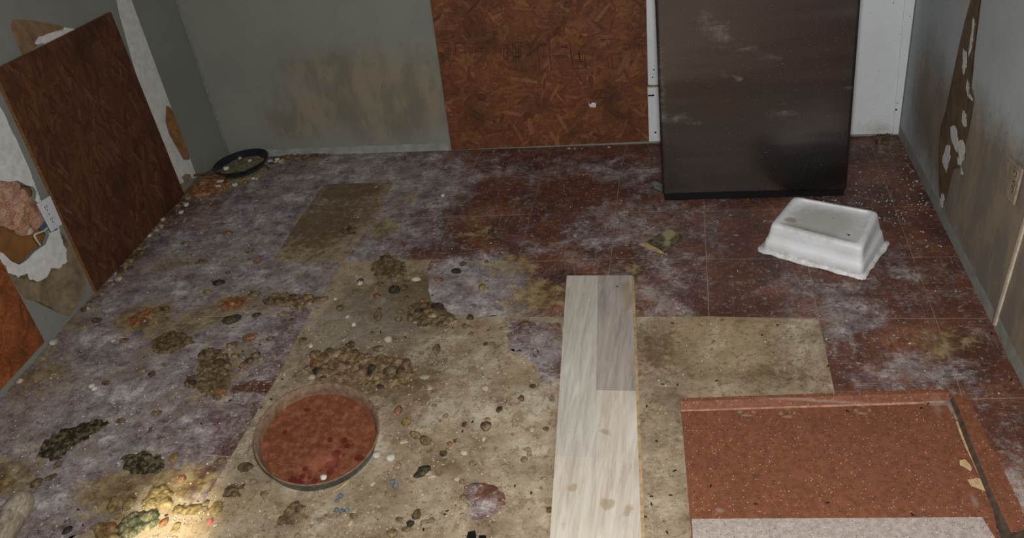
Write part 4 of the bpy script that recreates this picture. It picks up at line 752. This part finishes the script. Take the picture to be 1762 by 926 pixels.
many([(399, 552, 30, 15, 'k', 30), (348, 610, 12, 18, 'd'), (330, 661, 20, 12, 'k'), (389, 659, 10, 10, 't'), (429, 583, 24, 13, 'r'), (401, 595, 20, 11, 'b'), (406, 614, 13, 11, 'b'), (420, 630, 16, 12, 'b'), (430, 622, 14, 11, 'd'), (441, 613, 15, 13, 'd'), (448, 619, 9, 9, 't'), (465, 583, 15, 7, 'd', 30), (380, 675, 22, 13, 'r'), (362, 612, 18, 14, 'b'), (378, 628, 20, 17, 'd'), (386, 645, 16, 14, 'b'), (358, 640, 18, 14, 'b'), (345, 655, 14, 10, 't'), (366, 660, 18, 12, 'd'), (441, 543, 15, 7, 'k', 25), (376, 488, 19, 10, 'k', 15), (393, 470, 9, 6, 'd'), (461, 478, 9, 5, 'b'), (438, 508, 20, 13, 'b'), (463, 520, 18, 14, 'd'), (481, 520, 20, 14, 'd'), (504, 512, 13, 11, 'd'), (530, 514, 18, 11, 'o'), (556, 515, 20, 7, 'b'), (489, 542, 24, 10, 't'), (516, 530, 12, 10, 'o'), (398, 523, 20, 8, 'r'),
      (167, 552, 18, 9, 'd'), (284, 532, 16, 8, 'd'), (294, 580, 18, 12, 'd'), (278, 596, 18, 12, 'd'), (306, 585, 14, 9, 'b'), (350, 451, 22, 9, 'b'), (433, 435, 18, 7, 'b'), (443, 451, 13, 8, 'r'), (357, 503, 16, 8, 'o'), (214, 587, 16, 8, 'b'), (271, 712, 17, 9, 'b'), (208, 725, 19, 8, 'b'), (262, 644, 11, 11, 'd'), (183, 660, 11, 8, 'd'), (392, 402, 18, 8, 'r'), (320, 420, 16, 7, 'b'), (586, 531, 13, 11, 'b'), (245, 640, 14, 8, 't')],
     'dropping', 'dropping', 'droppings on the purple tiles to the left', 'dried dropping stuck on the purple tiles left of the bare floor')
many([(752, 601, 13, 21, 'b', 10, 'upright oval brown dropping alone on bare floor above right of the round pan'), (837, 735, 19, 16, 'b', 0, 'rounded brown dropping alone midway between round pan and plank'), (699, 727, 18, 13, 'o', 0, 'ochre lump just right of the round pan rim'), (685, 707, 14, 17, 'r', 0, 'orange-tan crumb right of the round pan, uppermost there'),
      (716, 750, 22, 12, 'b', -30, 'upper end of the long brown dropping right of the round pan'), (733, 760, 24, 14, 'b', -30, 'lower end of the long brown dropping right of the round pan'), (763, 781, 14, 9, 'd', 0, 'small dark dropping under the reddish pair right of the pan'), (774, 764, 9, 7, 'r', 0, 'reddish crumb, left one of the pair right of the pan'), (783, 759, 7, 6, 'd', 0, 'dark crumb, right one of the pair right of the pan'),
      (727, 813, 18, 26, 'k', -40, 'glossy black-brown oval dropping between round pan and torn red scrap'), (717, 886, 15, 18, 'b', 0, 'brown flattened dropping below the glossy black oval one'), (706, 902, 12, 11, 'k', 0, 'small grey-black ball near the bottom edge'), (676, 919, 17, 14, 'b', 0, 'brown dropping at the very bottom edge below the blue chips'), (897, 686, 12, 11, 'd', 0, 'dark brown dropping close to the left edge of the plank'),
      (655, 666, 16, 7, 'v', -20, 'dark violet scrap just above the rim of the round pan'), (668, 586, 16, 13, 'c', 0, 'crumpled cream scrap above right of the pan heap'), (835, 670, 15, 11, 'c', 0, 'pale tan disc on bare floor above the lone brown dropping'), (648, 784, 13, 12, 'w', 0, 'bright white pebble beside the right rim of the round pan'), (672, 789, 15, 13, 'w', 0, 'rough white crumb next to the bright pebble by the pan'), (508, 868, 16, 8, 'd', 30, 'dark tip of the olive streak below the round pan')],
     'dropping', 'dropping', None, None)
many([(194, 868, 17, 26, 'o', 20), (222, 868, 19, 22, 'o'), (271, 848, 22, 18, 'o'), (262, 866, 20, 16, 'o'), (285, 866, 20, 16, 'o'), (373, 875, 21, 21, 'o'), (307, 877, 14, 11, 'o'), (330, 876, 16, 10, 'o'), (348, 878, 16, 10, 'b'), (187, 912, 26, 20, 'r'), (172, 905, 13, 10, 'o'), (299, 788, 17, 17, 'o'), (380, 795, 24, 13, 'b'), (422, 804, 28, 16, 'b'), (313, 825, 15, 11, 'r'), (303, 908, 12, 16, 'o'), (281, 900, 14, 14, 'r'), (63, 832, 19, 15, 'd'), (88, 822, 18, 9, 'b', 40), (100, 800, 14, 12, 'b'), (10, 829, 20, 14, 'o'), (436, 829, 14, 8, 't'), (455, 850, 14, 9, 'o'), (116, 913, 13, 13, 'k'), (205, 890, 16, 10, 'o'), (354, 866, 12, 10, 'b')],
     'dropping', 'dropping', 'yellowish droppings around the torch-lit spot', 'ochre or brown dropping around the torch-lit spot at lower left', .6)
for x, y, s_, lb in ((158, 665, 9, 'white crumb on purple tiles at far left, upper of two'), (163, 670, 8, 'white crumb on purple tiles at far left, lower of two'), (535, 596, 8, 'white crumb above the left end of the pan heap'), (598, 546, 7, 'white crumb on bare floor right of the brown ridge'), (609, 559, 9, 'flat white flake on bare floor above the pan heap'), (577, 515, 6, 'white crumb at the right tip of the brown ridge'), (762, 337, 7, 'white crumb on dark tiles below the back strand board'), (620, 488, 9, 'cream crumb stuck to a dark dropping below the bare patch'), (380, 314, 11, 'white plaster lump below the black pan'), (376, 322, 9, 'white plaster lump farther from the black pan'), (321, 353, 9, 'white pebble at the foot of the dark left board'), (312, 366, 8, 'white pebble nearer along the foot of the dark left board'), (195, 587, 7, 'white crumb beside the dark smear near the grey wall foot'), (92, 590, 11, 'cream crumb at the foot of the grey wall piece')):
    lump(x, y, s_, s_, 'w', 'plaster_crumb', lb, 'crumb', None)
pc_ = lump(557, 822, 11, 9, 'w', 'pebble', 'white pebble floating at the near rim inside the round pan', 'pebble', None); pc_.location = F(557, 822, .026)
for x, y, s_ in ((586, 854, 9), (580, 862, 7), (579, 878, 8), (588, 880, 8), (597, 878, 9)): lump(x, y, s_, s_ * .8, 'u', 'blue_chip', 'blue-grey chip in the small ring just below the round pan', 'chip', 'blue chips below the pan')
for x, y, s_ in ((676, 829, 8), (681, 836, 9)): lump(x, y, s_, s_, 'u', 'blue_chip', 'blue-grey chip of the pair right of the round pan bottom', 'chip', 'blue chips right of the pan')
for x, y, z_, s_, lb in ((389, 291, .040, 9, 'white plaster lump inside the near rim of the black pan'), (413, 273, .042, 7, 'pinkish crumb at the back of the silt in the black pan'), (430, 277, .042, 6, 'small pale crumb right of middle in the black pan')):
    lump(x, y, s_, s_, 'c' if 'pink' in lb else 'w', 'plaster_crumb', lb, 'crumb', None, z=z_)
pink = lump(362, 898, 8, 8, 'r', 'pink_crumb', 'small pink crumb right of the torch-lit spot', 'crumb', None); 
pk2 = plain('pink_rubber', (214, 96, 100), .6); pm = pink.data.copy(); pm.materials.clear(); pm.materials.append(pk2); pink.data = pm
rr = random.Random(21)
for k in range(70):
    x, y = rr.uniform(520, 960), rr.uniform(560, 915)
    if (F(x, y) - Vector((PANC[0], PANC[1], 0))).length < .18 or x < 470 + (700 - y) * .3: continue
    lump(x, y, rr.uniform(7, 17), rr.uniform(5, 12), rr.choice('ttbtdc'), 'dropping', 'x', 'dropping', 'flattened droppings on the bare floor', flat=.55)
# crumbs along the walls
def line_crumbs(pts, n, codes, smin, smax, spread, name, label, cat, group, seed):
    r = random.Random(seed)
    for k in range(n):
        t = r.random() * (len(pts) - 1); i = int(t); f_ = t - i; x = pts[i][0] * (1 - f_) + pts[i + 1][0] * f_ + r.gauss(0, spread); y = pts[i][1] * (1 - f_) + pts[i + 1][1] * f_ + abs(r.gauss(0, spread * .6))
        s_ = r.uniform(smin, smax); p = F(x, y)
        if p.y > 1.15 or p.x > .715 or (p - LW.a).dot(LW.n) < .016: continue
        lump(x, y, s_, s_ * r.uniform(.6, .9), r.choice(codes), name, label, cat, group)
line_crumbs([(75, 590), (50, 625), (15, 672)], 26, 'cctb', 5, 12, 5, 'crumb', 'crumb along the foot of the orange board at the left edge', 'crumb', 'crumbs under the orange left board', 1)
line_crumbs([(168, 508), (130, 545), (85, 592)], 22, 'dbtc', 5, 11, 4, 'crumb', 'crumb along the foot of the torn grey wall piece', 'crumb', 'crumbs under the torn grey wall', 2)
line_crumbs([(325, 335), (270, 395), (215, 455), (170, 510)], 60, 'bbtcdd', 5, 12, 5, 'crumb', 'crumb along the foot of the dark left strand board', 'crumb', 'crumbs under the dark left board', 3)
line_crumbs([(468, 276), (500, 270), (550, 268)], 22, 'wwctd', 5, 9, 4, 'crumb', 'pale crumb by the back wall right of the black pan', 'crumb', 'crumbs right of the black pan', 4)
line_crumbs([(335, 318), (370, 315), (410, 312), (440, 302)], 26, 'ctrbw', 5, 10, 6, 'crumb', 'crumb in the debris below the black pan', 'crumb', 'crumbs below the black pan', 5)
line_crumbs([(780, 261), (900, 258), (1000, 254), (1120, 248)], 34, 'dbtc', 3, 6, 2, 'crumb', 'tiny crumb along the foot of the back strand board', 'crumb', 'crumbs under the back board', 6)
line_crumbs([(1552, 250), (1580, 300), (1612, 362), (1640, 420)], 44, 'wct', 3, 6, 4, 'crumb', 'tiny pale crumb along the foot of the right wall', 'crumb', 'crumbs along the right wall', 7)
# rodent pellets
pel = blob_mesh(2, 1, .12, 1, -9); pel.materials.append(plain('pellet_black', (20, 17, 15), .5)); r = random.Random(11)
def pellet(x, y, z, lb, grp):
    o = D.objects.new('pellet', pel); C.objects.link(o); p = F(x, y, z); o.location = (p.x, p.y, z + .0018); o.scale = (.0055, .0022, .0021); o.rotation_euler = (0, 0, r.uniform(0, 3.14)); tag(o, lb, 'pellet', grp)
for x, y in ((796, 743), (729, 912), (766, 886), (914, 849), (886, 837), (926, 606), (744, 509), (779, 565), (655, 572), (698, 581), (840, 569), (813, 727), (770, 880), (895, 604), (640, 572)): pellet(x, y, GZ, 'tiny black pellet on the floor between round pan and plank', 'pellets left of the plank')
for x, y in ((1121, 855), (1154, 853), (1110, 890), (1148, 917), (1121, 868), (1161, 811), (1140, 662), (1166, 663), (1157, 557), (1233, 656), (1425, 630), (1338, 560), (1311, 577), (1113, 700), (1130, 760)): pellet(x, y, GZ, 'tiny black pellet on bare floor right of the plank', 'pellets right of the plank')
for x, y in ((1125, 355), (1128, 360), (1135, 349), (1077, 369), (1082, 371), (1113, 395), (1155, 372), (970, 468), (930, 463), (1766, 700), (1706, 575), (1740, 654)): pellet(x, y, GZ, 'tiny black pellet on the dark tiles by freezer and right wall', 'pellets on the dark tiles')
for x, y in ((396, 690), (404, 676), (347, 730), (418, 605), (370, 310), (447, 594), (135, 878), (143, 905), (286, 888), (458, 675), (467, 688), (449, 702), (486, 653)): pellet(x, y, GZ, 'tiny black pellet on the purple tiles at the left', 'pellets on the left tiles')
for x, y in ((1223, 837), (1424, 866), (1570, 886), (1458, 708), (1597, 696), (1300, 868), (1585, 703)): pellet(x, y, zc, 'tiny black pellet lying on the terracotta countertop', 'pellets on the countertop')
pellet(1062, 494, zP, 'tiny black pellet lying on the far end of the laminate plank', None); pellet(1460, 405, .1095, 'black pellet on top of the upturned white tub', None)
# grit nobody could count
def grit(name, label, areas, mat, seed, s0, s1):
    r = random.Random(seed); vs_, fs = [], []
    for x0, y0, x1, y1, n in areas:
        for _ in range(n):
            p = F(r.uniform(x0, x1), r.uniform(y0, y1))
            if p.y > 1.15 or p.x > .712 or (p - LW.a).dot(LW.n) < .012 or (-.15 < p.x < .475 and p.y > .68) or (p - Vector((PANC[0], PANC[1], 0))).length < .18 or (-.46 < p.x < -.13 and p.y < .23) or (-.09 < p.x < .68 and p.y < -.27) or (p - Vector((.36, .34, 0))).length < .25: continue
            s = r.uniform(s0, s1); k = len(vs_); a = r.uniform(0, 6.28); e = r.uniform(.6, 1.6)
            vs_ += [(p.x + s * e * math.cos(a), p.y + s * e * math.sin(a), GZ), (p.x + s * math.cos(a + 1.7), p.y + s * math.sin(a + 1.7), GZ), (p.x + s * e * math.cos(a + 3.1), p.y + s * e * math.sin(a + 3.1), GZ), (p.x + s * math.cos(a + 4.8), p.y + s * math.sin(a + 4.8), GZ), (p.x, p.y, GZ + s * .9)]
            fs += [(k, k + 1, k + 4), (k + 1, k + 2, k + 4), (k + 2, k + 3, k + 4), (k + 3, k, k + 4)]
    o = pobj(name, vs_, fs, mat); tag(o, label, 'grit', None, 'stuff')
grit('white_grit', 'fine white grit scattered over the tiles', [(1400, 260, 1640, 430, 170), (1470, 330, 1560, 380, 40), (300, 320, 460, 480, 110), (0, 500, 460, 926, 260), (1560, 250, 1600, 360, 50), (460, 270, 1130, 440, 70), (1100, 380, 1740, 680, 90)], LC_['w'], 1, .0012, .0034)
grit('brown_grit', 'fine brown grit scattered over floor and tiles', [(200, 440, 900, 700, 900), (0, 560, 460, 926, 500), (640, 680, 960, 926, 300), (1095, 560, 1430, 680, 350), (460, 320, 650, 440, 200), (700, 440, 970, 640, 200), (900, 260, 1700, 540, 200), (1500, 250, 1600, 340, 60)], LC_['b'], 2, .0008, .0026)
grit('tan_grit', 'fine tan grit on the bare floor', [(440, 560, 950, 926, 900), (0, 600, 440, 926, 300), (1095, 700, 1180, 926, 100)], LC_['c'], 3, .0012, .0034)

# ------------------------------------------------------------------ say which one: rank lumps of one look within their cluster from the left
CW = {'d': 'dark brown', 'k': 'near-black', 'b': 'brown', 'o': 'ochre', 't': 'tan', 'r': 'orange-brown', 'g': 'green', 'w': 'white', 'c': 'cream', 'u': 'blue-grey', 'v': 'violet'}
PL = {'flattened droppings on the bare floor': 'flattened dropping on the bare floor', 'droppings heaped above the round pan': 'dropping in the heap above the round pan', 'droppings on the bare floor above the heap': 'dropping on bare floor beyond the pan heap', 'droppings around the pale torn tile': 'dropping around the pale torn tile',
      'droppings on the purple tiles to the left': 'dropping on the left purple tiles', 'yellowish droppings around the torch-lit spot': 'dropping around the torch-lit spot', 'crumbs under the orange left board': 'crumb under the orange left board',
      'crumbs under the torn grey wall': 'crumb under the torn grey wall', 'crumbs under the dark left board': 'crumb under the dark left board', 'crumbs right of the black pan': 'crumb right of the black pan', 'crumbs below the black pan': 'crumb below the black pan',
      'crumbs under the back board': 'crumb under the back board', 'crumbs along the right wall': 'crumb along the right wall', 'blue chips below the pan': 'chip below the round pan', 'blue chips right of the pan': 'chip right of the round pan',
      'pellets left of the plank': 'pellet between pan and plank', 'pellets right of the plank': 'pellet right of the plank', 'pellets on the dark tiles': 'pellet on the dark right tiles', 'pellets on the left tiles': 'pellet on the left purple tiles', 'pellets on the countertop': 'pellet on the terracotta countertop'}
bk = {}
def pxx(o):
    d = RM.transposed() @ (o.location - CAM); return d.x / -d.z
for o in D.objects:
    g = o.get('group')
    if g in PL:
        cw = 'black' if 'pellet' in g else next(CW[c] for c in LC_ if o.data.materials[0] == LC_[c])
        sz = '' if 'pellet' in g else ('larger ' if o.scale.x > .016 else 'small ')
        bk.setdefault((g, sz + cw), []).append(o)
def ordn(k): return 'leftmost' if k == 0 else ('%d%s from left' % (k + 1, 'th' if 10 <= (k + 1) % 100 <= 20 else {1: 'st', 2: 'nd', 3: 'rd'}.get((k + 1) % 10, 'th')))
for (g, w_), l in bk.items():
    l.sort(key=pxx)
    for k, o in enumerate(l): o['label'] = ('only ' if len(l) == 1 else ordn(k) + ', ') + w_ + ' ' + PL[g]
